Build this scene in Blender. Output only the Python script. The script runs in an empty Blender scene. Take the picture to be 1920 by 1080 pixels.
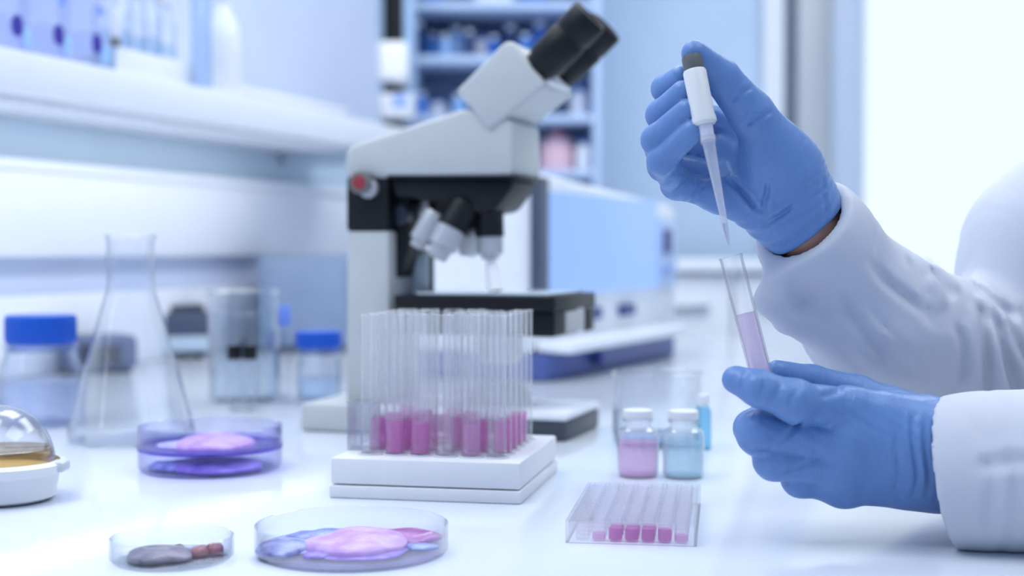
import bpy, bmesh, math, random
import numpy as np
from mathutils import Vector, Matrix
random.seed(7)
R = math.radians
sc = bpy.context.scene
col = sc.collection

# ------------------------------------------------------------------ camera, world, lights, exposure
F = 2667.0                       # focal length in pixels of the 1920 wide picture
BZ = 0.90                        # bench top height
EYE = Vector((0.0, 0.0, BZ + 0.195))
PITCH = math.atan(70 / F)
cam_d = bpy.data.cameras.new('camera')
cam_d.sensor_width = 36.0
cam_d.lens = 36.0 * F / 1920
cam_d.clip_start = 0.02
cam_d.dof.use_dof = True
cam_d.dof.focus_distance = 1.00
cam_d.dof.aperture_fstop = 3.8
cam_o = bpy.data.objects.new('camera', cam_d)
cam_o.location = EYE
cam_o.rotation_euler = (R(90) - PITCH, 0, 0)
col.objects.link(cam_o)
sc.camera = cam_o

w = bpy.data.worlds.new('daylight')
sc.world = w
w.use_nodes = True
wn = w.node_tree.nodes
wn['Background'].inputs['Color'].default_value = (0.85, 0.965, 1.0, 1)
wn['Background'].inputs['Strength'].default_value = 0.90

def area(name, loc, rot, sx, sy, power, color):
    l = bpy.data.lights.new(name, 'AREA')
    l.shape = 'RECTANGLE'; l.size = sx; l.size_y = sy; l.energy = power; l.color = color
    o = bpy.data.objects.new(name, l); o.location = loc; o.rotation_euler = rot
    col.objects.link(o); return o
LAMPS = [(-0.9, 0.7), (-0.5, 2.4), (0.9, 0.7), (0.9, 2.6)]
for (lx_, ly_), pw_ in zip(LAMPS, (14, 13, 5.5, 10.5)):
    area('ceiling_light', (lx_, ly_, 2.74), (0, 0, 0), 1.2, 1.2, pw_, (0.93, 0.985, 1.0))

# slim added lamp under the wall shelf, none is seen; brightens the wall below
UD = Vector((.33, .944, 0)).normalized()
for t_ in (-.75, .45):
    q_ = Vector((-.884, 1.8825, BZ + .386)) + UD * t_ + Vector((.944, -.33, 0)) * .19
    o_ = area('added_shelf_light', q_, (0, 0, 0), 1.15, .03, 1.0, (0.95, 0.98, 1.0))
    o_.rotation_euler = (Matrix.Rotation(math.atan2(.944, .33), 4, 'Z') @ Matrix.Rotation(R(14), 4, 'X')).to_euler()
vs = sc.view_settings
vs.view_transform = 'Standard'; vs.look = 'None'; vs.exposure = 0.33; vs.gamma = 1.0
vs.use_curve_mapping = False
sc.cycles.max_bounces = 32
sc.cycles.transmission_bounces = 20
sc.cycles.glossy_bounces = 20
sc.cycles.diffuse_bounces = 4
sc.cycles.transparent_max_bounces = 96
sc.cycles.sample_clamp_indirect = 6

# ------------------------------------------------------------------ geometry of the view: pixel -> point
_c, _s = math.cos(PITCH), math.sin(PITCH)
def ray(px, py):
    u, v = (px - 960) / F, (540 - py) / F
    return Vector((u, _c + v * _s, -_s + v * _c))
def P(px, py, y):
    d = ray(px, py); return EYE + d * (y / d.y)
def G(px, py, z=BZ):
    d = ray(px, py); return EYE + d * ((z - EYE.z) / d.z)
def A3(*ps):
    return [np.array(P(*p)) for p in ps]

# ------------------------------------------------------------------ materials
def lin(c):
    return tuple((v / 255 / 12.92) if v / 255 <= .04045 else ((v / 255 + .055) / 1.055) ** 2.4 for v in c)
MATS = {}
def mat(name, rgb, rough=.5, metal=0., var=.04, scale=40., bump=0., bscale=200., spec=.5, coat=0., sub=0., stretch=None):
    if name in MATS: return MATS[name]
    m = bpy.data.materials.new(name); m.use_nodes = True
    nt = m.node_tree; b = nt.nodes['Principled BSDF']
    c = lin(rgb)
    tc = nt.nodes.new('ShaderNodeTexCoord')
    src = tc.outputs['Object']
    if stretch:
        mp = nt.nodes.new('ShaderNodeMapping'); mp.inputs['Scale'].default_value = stretch
        nt.links.new(src, mp.inputs[0]); src = mp.outputs[0]
    n = nt.nodes.new('ShaderNodeTexNoise'); n.inputs['Scale'].default_value = scale; n.inputs['Detail'].default_value = 4
    nt.links.new(src, n.inputs['Vector'])
    r = nt.nodes.new('ShaderNodeValToRGB')
    r.color_ramp.elements[0].position = .3; r.color_ramp.elements[1].position = .7
    r.color_ramp.elements[0].color = tuple(v * (1 - var) for v in c) + (1,)
    r.color_ramp.elements[1].color = tuple(min(1, v * (1 + var)) for v in c) + (1,)
    nt.links.new(n.outputs['Fac'], r.inputs['Fac'])
    nt.links.new(r.outputs['Color'], b.inputs['Base Color'])
    b.inputs['Roughness'].default_value = rough
    b.inputs['Metallic'].default_value = metal
    b.inputs['Specular IOR Level'].default_value = spec
    b.inputs['Coat Weight'].default_value = coat
    if sub:
        b.inputs['Subsurface Weight'].default_value = sub
        b.inputs['Subsurface Radius'].default_value = (.01, .006, .008)
        b.inputs['Subsurface Scale'].default_value = .6
    if bump:
        n2 = nt.nodes.new('ShaderNodeTexNoise'); n2.inputs['Scale'].default_value = bscale; n2.inputs['Detail'].default_value = 5
        nt.links.new(src, n2.inputs['Vector'])
        bp = nt.nodes.new('ShaderNodeBump'); bp.inputs['Strength'].default_value = bump; bp.inputs['Distance'].default_value = .002
        nt.links.new(n2.outputs['Fac'], bp.inputs['Height'])
        nt.links.new(bp.outputs[0], b.inputs['Normal'])
    MATS[name] = m
    return m

def glass(name, tint=(255, 255, 255), edge=(226, 233, 243), refl=1.0, rough=.03, base=.03, power=3.0, body=None):
    """Thin glass or clear liquid: lets light straight through, tinted more where the wall is seen edge-on, with a surface reflection."""
    if name in MATS: return MATS[name]
    edge = tuple(255 - (255 - e_) * .28 for e_ in edge); tint = tuple(255 - (255 - e_) * .5 for e_ in tint)
    m = bpy.data.materials.new(name); m.use_nodes = True
    nt = m.node_tree; nt.nodes.clear()
    out = nt.nodes.new('ShaderNodeOutputMaterial')
    lw = nt.nodes.new('ShaderNodeLayerWeight'); lw.inputs['Blend'].default_value = .5
    pw = nt.nodes.new('ShaderNodeMath'); pw.operation = 'POWER'; pw.inputs[1].default_value = power
    nt.links.new(lw.outputs['Facing'], pw.inputs[0])
    mul = nt.nodes.new('ShaderNodeMath'); mul.operation = 'MULTIPLY_ADD'; mul.inputs[1].default_value = .75 * refl; mul.inputs[2].default_value = base * refl
    mul.use_clamp = True
    nt.links.new(pw.outputs[0], mul.inputs[0])
    mixc = nt.nodes.new('ShaderNodeMixRGB')
    mixc.inputs[1].default_value = lin(tint) + (1,); mixc.inputs[2].default_value = lin(edge) + (1,)
    nt.links.new(pw.outputs[0], mixc.inputs[0])
    tr = nt.nodes.new('ShaderNodeBsdfTransparent'); nt.links.new(mixc.outputs[0], tr.inputs[0])
    gl = nt.nodes.new('ShaderNodeBsdfGlossy'); gl.inputs['Roughness'].default_value = rough
    nz = nt.nodes.new('ShaderNodeTexNoise'); nz.inputs['Scale'].default_value = 60
    ra = nt.nodes.new('ShaderNodeMapRange'); ra.inputs[3].default_value = rough * .7; ra.inputs[4].default_value = rough * 1.5
    nt.links.new(nz.outputs['Fac'], ra.inputs[0]); nt.links.new(ra.outputs[0], gl.inputs['Roughness'])
    mx = nt.nodes.new('ShaderNodeMixShader')
    nt.links.new(mul.outputs[0], mx.inputs[0]); nt.links.new(tr.outputs[0], mx.inputs[1]); nt.links.new(gl.outputs[0], mx.inputs[2])
    res = mx.outputs[0]
    if body:                      # cloudy liquids and frosted plastic scatter some light
        df = nt.nodes.new('ShaderNodeBsdfTranslucent'); df.inputs[0].default_value = lin(body[0]) + (1,)
        d2_ = nt.nodes.new('ShaderNodeBsdfDiffuse'); d2_.inputs[0].default_value = lin(body[0]) + (1,)
        m1 = nt.nodes.new('ShaderNodeMixShader'); m1.inputs[0].default_value = .5
        nt.links.new(df.outputs[0], m1.inputs[1]); nt.links.new(d2_.outputs[0], m1.inputs[2])
        m2_ = nt.nodes.new('ShaderNodeMixShader'); m2_.inputs[0].default_value = body[1]
        nt.links.new(res, m2_.inputs[1]); nt.links.new(m1.outputs[0], m2_.inputs[2])
        res = m2_.outputs[0]
    nt.links.new(res, out.inputs[0])
    MATS[name] = m
    return m

def refractive(name, rgb, ior=1.45, rough=0.0):
    if name in MATS: return MATS[name]
    m = bpy.data.materials.new(name); m.use_nodes = True
    nt = m.node_tree; b = nt.nodes['Principled BSDF']
    b.inputs['Base Color'].default_value = lin(rgb) + (1,)
    b.inputs['Transmission Weight'].default_value = 1; b.inputs['IOR'].default_value = ior
    nz = nt.nodes.new('ShaderNodeTexNoise'); nz.inputs['Scale'].default_value = 80
    ra = nt.nodes.new('ShaderNodeMapRange'); ra.inputs[3].default_value = rough; ra.inputs[4].default_value = rough + .03
    nt.links.new(nz.outputs['Fac'], ra.inputs[0]); nt.links.new(ra.outputs[0], b.inputs['Roughness'])
    MATS[name] = m
    return m

def emit(name, rgb, strength):
    if name in MATS: return MATS[name]
    m = bpy.data.materials.new(name); m.use_nodes = True
    b = m.node_tree.nodes['Principled BSDF']
    b.inputs['Base Color'].default_value = (.02, .02, .03, 1)
    b.inputs['Emission Color'].default_value = lin(rgb) + (1,)
    b.inputs['Emission Strength'].default_value = strength
    MATS[name] = m
    return m

# ------------------------------------------------------------------ objects
def obj(name, me, m=None, parent=None, loc=None):
    if isinstance(me, bmesh.types.BMesh):
        bm = me; me = bpy.data.meshes.new(name)
        bmesh.ops.recalc_face_normals(bm, faces=bm.faces[:])
        for f in bm.faces: f.smooth = True
        bm.to_mesh(me); bm.free()
        me.set_sharp_from_angle(angle=R(38))
    o = bpy.data.objects.new(name, me)
    col.objects.link(o)
    if m is not None and not me.materials: me.materials.append(m)
    if parent is not None: o.parent = parent
    if loc is not None: o.location = loc
    return o
def tag(o, label=None, cat=None, group=None, kind=None):
    if label: o['label'] = label
    if cat: o['category'] = cat
    if group: o['group'] = group
    if kind: o['kind'] = kind
    return o
def thing(name, label, cat, loc=(0, 0, 0), rz=0., group=None):
    o = bpy.data.objects.new(name, None); o.empty_display_size = .05
    o.location = loc; o.rotation_euler = (0, 0, rz)
    col.objects.link(o)
    return tag(o, label, cat, group)
def struct(name, bm, m, parent=None):
    o = obj(name, bm, m, parent)
    if parent is None: o['kind'] = 'structure'
    return o
def copy_tree(o, parent=None):
    c = o.copy(); col.objects.link(c); c.parent = parent
    for ch in list(o.children): copy_tree(ch, c)
    return c

# ------------------------------------------------------------------ shapes
def NB(): return bmesh.new()
def box(bm, lo, hi, bev=0., seg=2, M=None):
    lo, hi = Vector(lo), Vector(hi)
    r = bmesh.ops.create_cube(bm, size=1.0)
    vs_ = r['verts']
    for v in vs_:
        v.co = Vector([lo[i] + (v.co[i] + .5) * (hi[i] - lo[i]) for i in range(3)])
    if bev:
        es = list({e for v in vs_ for e in v.link_edges})
        rr = bmesh.ops.bevel(bm, geom=es, offset=bev, segments=seg, profile=.5, affect='EDGES')
        vs_ = list({v for f in rr['faces'] for v in f.verts} | {v for v in vs_ if v.is_valid})
    if M is not None:
        bmesh.ops.transform(bm, matrix=M, verts=vs_)
    return bm
def Box(lo, hi, bev=0., seg=2, M=None): return box(NB(), lo, hi, bev, seg, M)
def prism(pts, y0, y1, bev=0., seg=2, bm=None):
    """Extrude a polygon in x,z along y."""
    bm = bm or NB()
    a = [bm.verts.new((x, y0, z)) for x, z in pts]
    b = [bm.verts.new((x, y1, z)) for x, z in pts]
    n = len(pts)
    fs = [bm.faces.new(a), bm.faces.new(b[::-1])]
    for i in range(n):
        fs.append(bm.faces.new((a[i], b[i], b[(i + 1) % n], a[(i + 1) % n])))
    bmesh.ops.recalc_face_normals(bm, faces=fs)
    if bev:
        es = list({e for f in fs for e in f.edges})
        bmesh.ops.bevel(bm, geom=es, offset=bev, segments=seg, profile=.5, affect='EDGES')
    return bm
def slab(pts, z0, z1, bev=0., bm=None):
    """Extrude a polygon in x,y along z."""
    bm = bm or NB()
    a = [bm.verts.new((x, y, z0)) for x, y in pts]
    b = [bm.verts.new((x, y, z1)) for x, y in pts]
    n = len(pts)
    fs = [bm.faces.new(a), bm.faces.new(b[::-1])]
    for i in range(n):
        fs.append(bm.faces.new((a[i], b[i], b[(i + 1) % n], a[(i + 1) % n])))
    bmesh.ops.recalc_face_normals(bm, faces=fs)
    if bev:
        es = list({e for f in fs for e in f.edges})
        bmesh.ops.bevel(bm, geom=es, offset=bev, segments=2, profile=.5, affect='EDGES')
    return bm
def lathe(prof, seg=40, M=None, bm=None, close=False, sx=1., sy=1.):
    """Turn (radius, z) points about z. close=True joins the last point to the first (walls of a vessel)."""
    bm = bm or NB()
    rings, new = [], []
    for r, z in prof:
        if r < 1e-6:
            v = bm.verts.new((0, 0, z)); rings.append([v]); new.append(v)
        else:
            ring = [bm.verts.new((r * sx * math.cos(2 * math.pi * k / seg), r * sy * math.sin(2 * math.pi * k / seg), z)) for k in range(seg)]
            rings.append(ring); new += ring
    pairs = list(zip(rings, rings[1:])) + ([(rings[-1], rings[0])] if close else [])
    for a, b in pairs:
        if len(a) == 1 and len(b) == 1: continue
        for k in range(seg):
            k2 = (k + 1) % seg
            if len(a) == 1: bm.faces.new((a[0], b[k2], b[k]))
            elif len(b) == 1: bm.faces.new((a[k], a[k2], b[0]))
            else: bm.faces.new((a[k], a[k2], b[k2], b[k]))
    if M is not None: bmesh.ops.transform(bm, matrix=M, verts=new)
    return bm
def along(a, b):
    """Matrix that puts z=0 at a and points z towards b."""
    a, b = Vector(a), Vector(b)
    q = Vector((0, 0, 1)).rotation_difference(b - a)
    return Matrix.Translation(a) @ q.to_matrix().to_4x4()
def cyl(r, z0, z1, bev=0., seg=40):
    """Profile of a solid cylinder with rounded edges."""
    if not bev: return [(0, z0), (r, z0), (r, z1), (0, z1)]
    p = [(0, z0)]
    for k in range(4): a = k / 3 * math.pi / 2; p.append((r - bev + bev * math.sin(a), z0 + bev - bev * math.cos(a)))
    for k in range(4): a = k / 3 * math.pi / 2; p.append((r - bev + bev * math.cos(a), z1 - bev + bev * math.sin(a)))
    p.append((0, z1)); return p
def vessel(outer, t, floor_z):
    """Outer profile (bottom to rim) thickened inwards by t with the inner floor at floor_z."""
    inner = [(max(r - t, .0004), max(z, floor_z)) for r, z in outer if r > t * 1.5 and z >= floor_z - 1e-9]
    rim = outer[-1]
    return [(0, outer[0][1])] + list(outer) + [(rim[0] - t * .5, rim[1] + t * .35)] + inner[::-1] + [(inner[0][0], floor_z), (0, floor_z)]
def tube_path(pts, rad, seg=12, bm=None):
    bm = bm or NB()
    pts = [Vector(p) for p in pts]
    rings = []
    for i, p in enumerate(pts):
        t = (pts[min(i + 1, len(pts) - 1)] - pts[max(i - 1, 0)]).normalized()
        up = Vector((0, 0, 1)) if abs(t.z) < .9 else Vector((1, 0, 0))
        n = t.cross(up).normalized(); b = t.cross(n)
        rr = rad[i] if isinstance(rad, (list, tuple)) else rad
        rings.append([bm.verts.new(p + (n * math.cos(2 * math.pi * k / seg) + b * math.sin(2 * math.pi * k / seg)) * rr) for k in range(seg)])
    for a, b in zip(rings, rings[1:]):
        for k in range(seg): bm.faces.new((a[k], a[(k + 1) % seg], b[(k + 1) % seg], b[k]))
    bm.faces.new(rings[0][::-1]); bm.faces.new(rings[-1])
    return bm
def blob(rx, ry, h, seed=0, seg=40, rings=9, wob=.22, lump=.25):
    """A soft irregular lump lying on z = 0: uneven outline, uneven top."""
    rnd = random.Random(seed)
    ph = [(rnd.uniform(0, 6.28), rnd.uniform(.3, 1) / k) for k in range(2, 7)]
    ph2 = [(rnd.uniform(0, 6.28), rnd.randint(1, 4), rnd.uniform(2, 6)) for _ in range(4)]
    bm = NB()
    def rim(a): return 1 + wob * sum(w_ * math.sin(k * a + p) for k, (p, w_) in zip(range(2, 7), ph))
    top = bm.verts.new((0, 0, h)); prev = None
    for i in range(1, rings + 1):
        t = i / rings
        ring = []
        for k in range(seg):
            a = 2 * math.pi * k / seg
            rr = math.sin(t * math.pi / 2) * rim(a)
            z = h * max(0, math.cos(t * math.pi / 2)) ** .7 * (1 + lump * sum(math.sin(q * a + p + f * t) for p, q, f in ph2) / 3 * min(1, 2 * t))
            ring.append(bm.verts.new((rr * rx * math.cos(a), rr * ry * math.sin(a), max(0, z) if i < rings else 0)))
        for k in range(seg):
            k2 = (k + 1) % seg
            if prev is None: bm.faces.new((top, ring[k], ring[k2]))
            else: bm.faces.new((prev[k], ring[k], ring[k2], prev[k2]))
        prev = ring
    bm.faces.new(prev[::-1])
    return bm
# smooth solids from distance fields (hands, sleeves, the figure)
def surface_nets(val, lo, h):
    s = val < 0
    nx, ny, nz = val.shape
    cnt = np.zeros((nx - 1, ny - 1, nz - 1), np.int8)
    for i in (0, 1):
        for j in (0, 1):
            for k in (0, 1): cnt += s[i:nx - 1 + i, j:ny - 1 + j, k:nz - 1 + k]
    act = (cnt > 0) & (cnt < 8)
    idx = np.argwhere(act)
    num = -np.ones(act.shape, np.int64); num[act] = np.arange(len(idx))
    acc = np.zeros((len(idx), 3)); n = np.zeros(len(idx))
    corners = [(i, j, k) for i in (0, 1) for j in (0, 1) for k in (0, 1)]
    for a in corners:
        for ax in range(3):
            if a[ax]: continue
            b = list(a); b[ax] = 1
            va = val[idx[:, 0] + a[0], idx[:, 1] + a[1], idx[:, 2] + a[2]]
            vb = val[idx[:, 0] + b[0], idx[:, 1] + b[1], idx[:, 2] + b[2]]
            x = (va < 0) != (vb < 0)
            t = np.where(x, va / np.where(x, va - vb, 1), 0)
            p = np.tile(np.array(a, float), (len(idx), 1)); p[:, ax] += t
            acc[x] += p[x]; n[x] += 1
    verts = (idx + acc / n[:, None]) * h + lo
    faces = []
    for ax in range(3):
        u, v = [(1, 2), (2, 0), (0, 1)][ax]
        sl0 = [slice(None)] * 3; sl1 = [slice(None)] * 3
        sl0[ax] = slice(0, -1); sl1[ax] = slice(1, None)
        d = s[tuple(sl0)] != s[tuple(sl1)]
        e = np.argwhere(d)
        ok = (e[:, u] > 0) & (e[:, v] > 0) & (e[:, u] < val.shape[u] - 1) & (e[:, v] < val.shape[v] - 1)
        e = e[ok]
        def cell(du, dv):
            c = e.copy(); c[:, u] -= du; c[:, v] -= dv
            return num[c[:, 0], c[:, 1], c[:, 2]]
        q = np.stack([cell(1, 1), cell(0, 1), cell(0, 0), cell(1, 0)], 1)
        inside_first = s[e[:, 0], e[:, 1], e[:, 2]]
        q[~inside_first] = q[~inside_first][:, ::-1]
        faces.append(q)
    return verts, np.concatenate(faces)
def sdf_mesh(name, fn, lo, hi, h, smooth=2):
    lo, hi = np.array(lo, float), np.array(hi, float)
    n = np.ceil((hi - lo) / h).astype(int) + 1
    ax = [lo[i] + np.arange(n[i]) * h for i in range(3)]
    val = np.empty(n, np.float32)
    step = max(1, int(1.2e6 / (n[1] * n[2])))
    for i in range(0, n[0], step):
        X, Y, Z = np.meshgrid(ax[0][i:i + step], ax[1], ax[2], indexing='ij')
        val[i:i + step] = fn(np.stack([X, Y, Z], -1).astype(np.float32))
    val[[0, -1]] = 1; val[:, [0, -1]] = 1; val[:, :, [0, -1]] = 1
    v, f = surface_nets(val, lo, h)
    e = np.concatenate([f[:, [0, 1]], f[:, [1, 2]], f[:, [2, 3]], f[:, [3, 0]]])
    deg = np.bincount(e.ravel(), minlength=len(v)).astype(float)
    for _ in range(smooth):
        acc = np.zeros_like(v)
        for c in range(3):
            acc[:, c] = np.bincount(e[:, 0], v[e[:, 1], c], len(v)) + np.bincount(e[:, 1], v[e[:, 0], c], len(v))
        v = v * .4 + acc / deg[:, None] * .6
    me = bpy.data.meshes.new(name)
    me.vertices.add(len(v)); me.vertices.foreach_set('co', v.astype(np.float32).ravel())
    me.loops.add(f.size); me.loops.foreach_set('vertex_index', f.astype(np.int32).ravel())
    me.polygons.add(len(f)); me.polygons.foreach_set('loop_start', np.arange(0, f.size, 4, dtype=np.int32))
    me.update(calc_edges=True); me.validate()
    me.shade_smooth()
    return me
def cap(p, a, b, ra, rb):
    a, b = np.asarray(a, np.float32), np.asarray(b, np.float32)
    ba = b - a; d = p - a
    t = np.clip((d @ ba) / max(float(ba @ ba), 1e-12), 0, 1)
    return np.linalg.norm(d - t[..., None] * ba, axis=-1) - (ra + (rb - ra) * t)
def smin(a, b, k):
    h = np.maximum(k - np.abs(a - b), 0) / k
    return np.minimum(a, b) - h * h * k * .25
def smax(a, b, k): return -smin(-a, -b, k)
def chain(p, pts, rad, k=.003):
    d = None
    for i in range(len(pts) - 1):
        c = cap(p, pts[i], pts[i + 1], rad[i], rad[i + 1])
        d = c if d is None else smin(d, c, k)
    return d
def ell(p, c, r):
    q = (p - np.asarray(c, np.float32)) / np.asarray(r, np.float32)
    n = np.linalg.norm(q, axis=-1)
    return (n - 1) * min(r)

# ------------------------------------------------------------------ palette
M_wall = mat('wall_paint', (202, 212, 236), .7, var=.02, scale=8)
M_back = mat('back_wall_paint', (200, 219, 241), .7, var=.02, scale=6)
M_wallw = mat('white_panel', (236, 239, 247), .45, var=.02, scale=6)
M_wallg = mat('grey_blue_panel', (190, 208, 224), .6, var=.03, scale=6)
M_bench = mat('bench_top', (223, 230, 242), .13, var=.012, scale=3, spec=.5)
M_white = mat('white_laminate', (238, 241, 248), .35, var=.015)
M_pwhite = mat('white_plastic', (232, 234, 240), .4, var=.02)
M_mgrey = mat('warm_grey_plastic', (192, 196, 198), .42, var=.02, bump=.03, bscale=900)
M_black = mat('black_plastic', (13, 16, 22), .45, var=.15, spec=.3)
M_dark = mat('dark_grey_plastic', (62, 68, 80), .45, var=.08)
M_steel = mat('satin_steel', (205, 210, 216), .28, metal=.85, var=.05)
M_silver = mat('pale_silver', (186, 188, 194), .3, metal=.3, var=.04)
M_alu = mat('aluminium_profile', (190, 194, 200), .45, metal=.2, var=.05, stretch=(30, 30, 1))
M_floor = mat('vinyl_floor', (190, 202, 220), .4, var=.05, scale=20)
M_bluecap = mat('blue_cap_plastic', (8, 84, 196), .32, var=.06)
M_red = mat('red_enamel', (150, 50, 58), .4)
M_greyrub = mat('grey_rubber', (112, 114, 116), .55)

# ------------------------------------------------------------------ the room
struct('floor', Box((-3.2, -1.2, -.05), (3.6, 4.6, 0)), M_floor)
WANG = math.atan2(.944, .33)
W0 = Vector((-.884, 1.8825, 0))
WM = Matrix.Translation(W0) @ Matrix.Rotation(WANG, 4, 'Z')      # x runs away along the left wall, y into the wall
struct('wall_left', Box((-3.2, 0, 0), (1.69, .12, 2.8), M=WM), M_wall)
t1 = struct('trim_1', Box((-2.4, -.028, BZ + .185), (1.60, 0, BZ + .318), .004, M=WM), M_wallw)
struct('trim_2', Box((-2.4, -.034, BZ + .318), (1.60, 0, BZ + .336), .004, M=WM), M_white)
struct('trim_3', Box((-2.4, -.020, BZ), (1.60, 0, BZ + .125), .003, M=WM), M_white)
struct('trim_shade', Box((-2.4, -.006, BZ + .336), (1.60, 0, BZ + .40), .002, M=WM), M_wallg)  # grey-blue strip paints the wall's shade under the shelf
# back wall with the window on its right
BY = 4.2
def bx_(px): return (px - 960) / F * BY
wx0, wx1 = bx_(1612), 3.3
struct('wall_back', Box((-1.2, BY, 0), (bx_(1540), BY + .15, 2.8)), M_back)
struct('wall_right', Box((3.3, -1.2, 0), (3.45, BY + .15, 2.8)), M_back)
struct('wall_front', Box((-2.2, -1.35, 0), (3.45, -1.2, 2.8)), M_back)
struct('ceiling', Box((-2.4, -1.35, 2.8), (3.45, BY + .15, 2.9)), mat('ceiling_paint', (236, 240, 246), .8, var=.01, scale=4))
for k, (lx_, ly_) in enumerate(LAMPS):
    lt = thing('ceiling_light_panel', ['square ceiling light panel above the near bench', 'square ceiling light panel above the far bench', 'square ceiling light panel above the person', 'square ceiling light panel by the window'][k], 'lamp', (lx_, ly_, 2.8))
    bm = NB()
    for a_, b_ in (((-.63, -.63, -.06), (.63, -.6, 0)), ((-.63, .6, -.06), (.63, .63, 0)), ((-.63, -.6, -.06), (-.6, .6, 0)), ((.6, -.6, -.06), (.63, .6, 0))): box(bm, a_, b_)
    obj('frame', bm, M_alu, lt)
    obj('diffuser', Box((-.6, -.6, -.045), (.6, .6, -.035)), emit('lamp_diffuser', (245, 250, 255), 1.5), lt)
sill = struct('baseboard_back', Box((wx0 - .1, BY, 0), (3.3, BY + .15, BZ - .62)), M_white)
wf = struct('window_1', Box((bx_(1545), BY - .05, 0), (wx0, BY + .1, 2.8), .006), mat('window_jamb', (202, 214, 234), .4, var=.02))
struct('window_mullion', Box((2.15, BY, BZ - .62), (2.22, BY + .06, 2.8), .004), M_alu, wf)
struct('window_rail', Box((wx0, BY, BZ - .62), (3.3, BY + .06, BZ - .56), .004), M_alu, wf)
struct('window_pane', Box((wx0, BY + .025, BZ - .56), (2.15, BY + .031, 2.8)), glass('window_glass', (252, 254, 255), (225, 240, 250), base=.02), wf)
struct('window_pane', Box((2.22, BY + .025, BZ - .56), (3.3, BY + .031, 2.8)), glass('window_glass'), wf)
struct('trim_5', Box((bx_(1424), BY - .06, 0), (bx_(1462), BY, 2.8), .006), M_white)
struct('trim_6', Box((bx_(1462), BY - .05, 0), (bx_(1482), BY + .02, 2.8), .004), mat('dark_gasket', (104, 116, 134), .5))
struct('trim_7', Box((bx_(1482), BY - .09, 0), (bx_(1545), BY + .02, 2.8), .02), M_alu)

# ------------------------------------------------------------------ bench
bw = [WM @ Vector((t, 0, 0)) for t in (-1.9, 1.55)]
bench = thing('lab_bench', 'long glossy white laboratory bench along the left wall', 'bench', (0, 0, 0))
pts = [(bw[0].x, bw[0].y), (.50, .16), (.50, 3.25), (bw[1].x, bw[1].y)]
obj('worktop', slab(pts, BZ - .04, BZ, .003), M_bench, bench)
for k, (x0, y0) in enumerate(((-.75, .45), (-.45, 1.5), (-.3, 2.5))):
    u = obj('base_cabinet', Box((x0, y0, .1), (x0 + .62, y0 + .6, BZ - .04), .004), M_white, bench)
    obj('plinth', Box((x0 + .03, y0 + .03, 0), (x0 + .59, y0 + .57, .1)), M_dark, u)

# ------------------------------------------------------------------ wall shelf and what stands on it
shelf = thing('wall_shelf', 'thick white wall shelf full of glassware above the bench', 'shelf', W0, WANG)
SZ = BZ + .449
obj('board', Box((-2.4, -.25, BZ + .40), (1.32, 0, SZ), .003), M_white, shelf)
obj('lip', Box((-2.4, -.262, BZ + .398), (1.32, -.25, SZ + .002), .003), M_white, shelf)
obj('bracket', Box((1.18, -.23, BZ + .37), (1.2, -.01, BZ + .40), .002), M_wallg, shelf)
for t_ in (-.75, .45):
    hz_ = obj('added_light_housing', Box((t_ - .59, -.212, BZ + .389), (t_ + .59, -.168, BZ + .40), .002), M_pwhite, shelf)  # casing for the added, unseen light under the shelf
def on_shelf(px, back):
    """Distance along the wall of a thing seen at px that stands BACK behind the shelf's front edge."""
    y = -(.25 - back)
    b = W0 + Vector((-.944, .33, 0)) * y
    r = (px - 960) / F
    t = (r * b.y - b.x) / (.33 - r * .944)
    return b + Vector((.33, .944, 0)) * t + Vector((0, 0, SZ))
G_lilac = glass('lilac_plastic', (226, 230, 252), (178, 190, 240), rough=.06)
G_clear = glass('clear_glass', (251, 253, 255), (196, 208, 224))
G_blue = glass('blue_tinted_glass', (232, 242, 254), (190, 214, 250))
def jar(px, label, w=.052):
    t = thing('staining_jar', label, 'jar', on_shelf(px, .04), WANG)
    g = obj('body', Box((-w / 2, -.026, 0), (w / 2, .026, .15), .008), G_lilac, t)
    obj('insert', Box((-w / 2 + .006, -.02, .006), (w / 2 - .006, .02, .055), .006), glass('pale_lilac_liquid', (236, 240, 254), (214, 220, 248)), t)
    obj('cap', lathe(cyl(.019, .15, .172, .003), 28), M_pwhite, t)
    mk = mat('violet_print', (52, 40, 160), .5)
    obj('violet_dot', lathe(cyl(.0125, 0, .0012), 28, Matrix.Translation((-.006, -.0265, .038)) @ Matrix.Rotation(R(90), 4, 'X'), sx=.9, sy=1.15), mk, t)
    obj('blue_label', Box((.008, -.0275, .012), (.022, -.0262, .040), .0005), mat('pale_blue_print', (160, 200, 246), .5), t)
    obj('blue_spot', lathe(cyl(.007, 0, .001), 20, Matrix.Translation((.002, -.0265, .085)) @ Matrix.Rotation(R(90), 4, 'X')), mat('blue_print', (120, 150, 240), .5), t)
jar(10, 'square lilac jar with a violet dot at the near end of the wall shelf')
jar(88, 'square lilac jar with a violet dot, second from the near end of the shelf')
jar(160, 'square lilac jar with a violet dot beside the white rack on the shelf')
rk0, rk1 = on_shelf(222, .05), on_shelf(372, .05)
L = (rk1 - rk0).length
rk = thing('vial_rack', 'white vial rack on small grey feet on the wall shelf', 'rack', rk0, WANG)
obj('front', Box((0, 0, .008), (L, .004, .05), .0015), M_pwhite, rk)
obj('tray', Box((0, .004, .008), (L, .085, .014), .001), M_pwhite, rk)
obj('back', Box((0, .085, .008), (L, .089, .05), .001), M_pwhite, rk)
for k in range(4):
    obj('foot', lathe(cyl(.006, 0, .008, .001), 16, Matrix.Translation((.04 + (k % 2) * .06 * (1 if k < 2 else 3), .01 + (k // 2) * .065, 0))), M_greyrub, rk)
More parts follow.
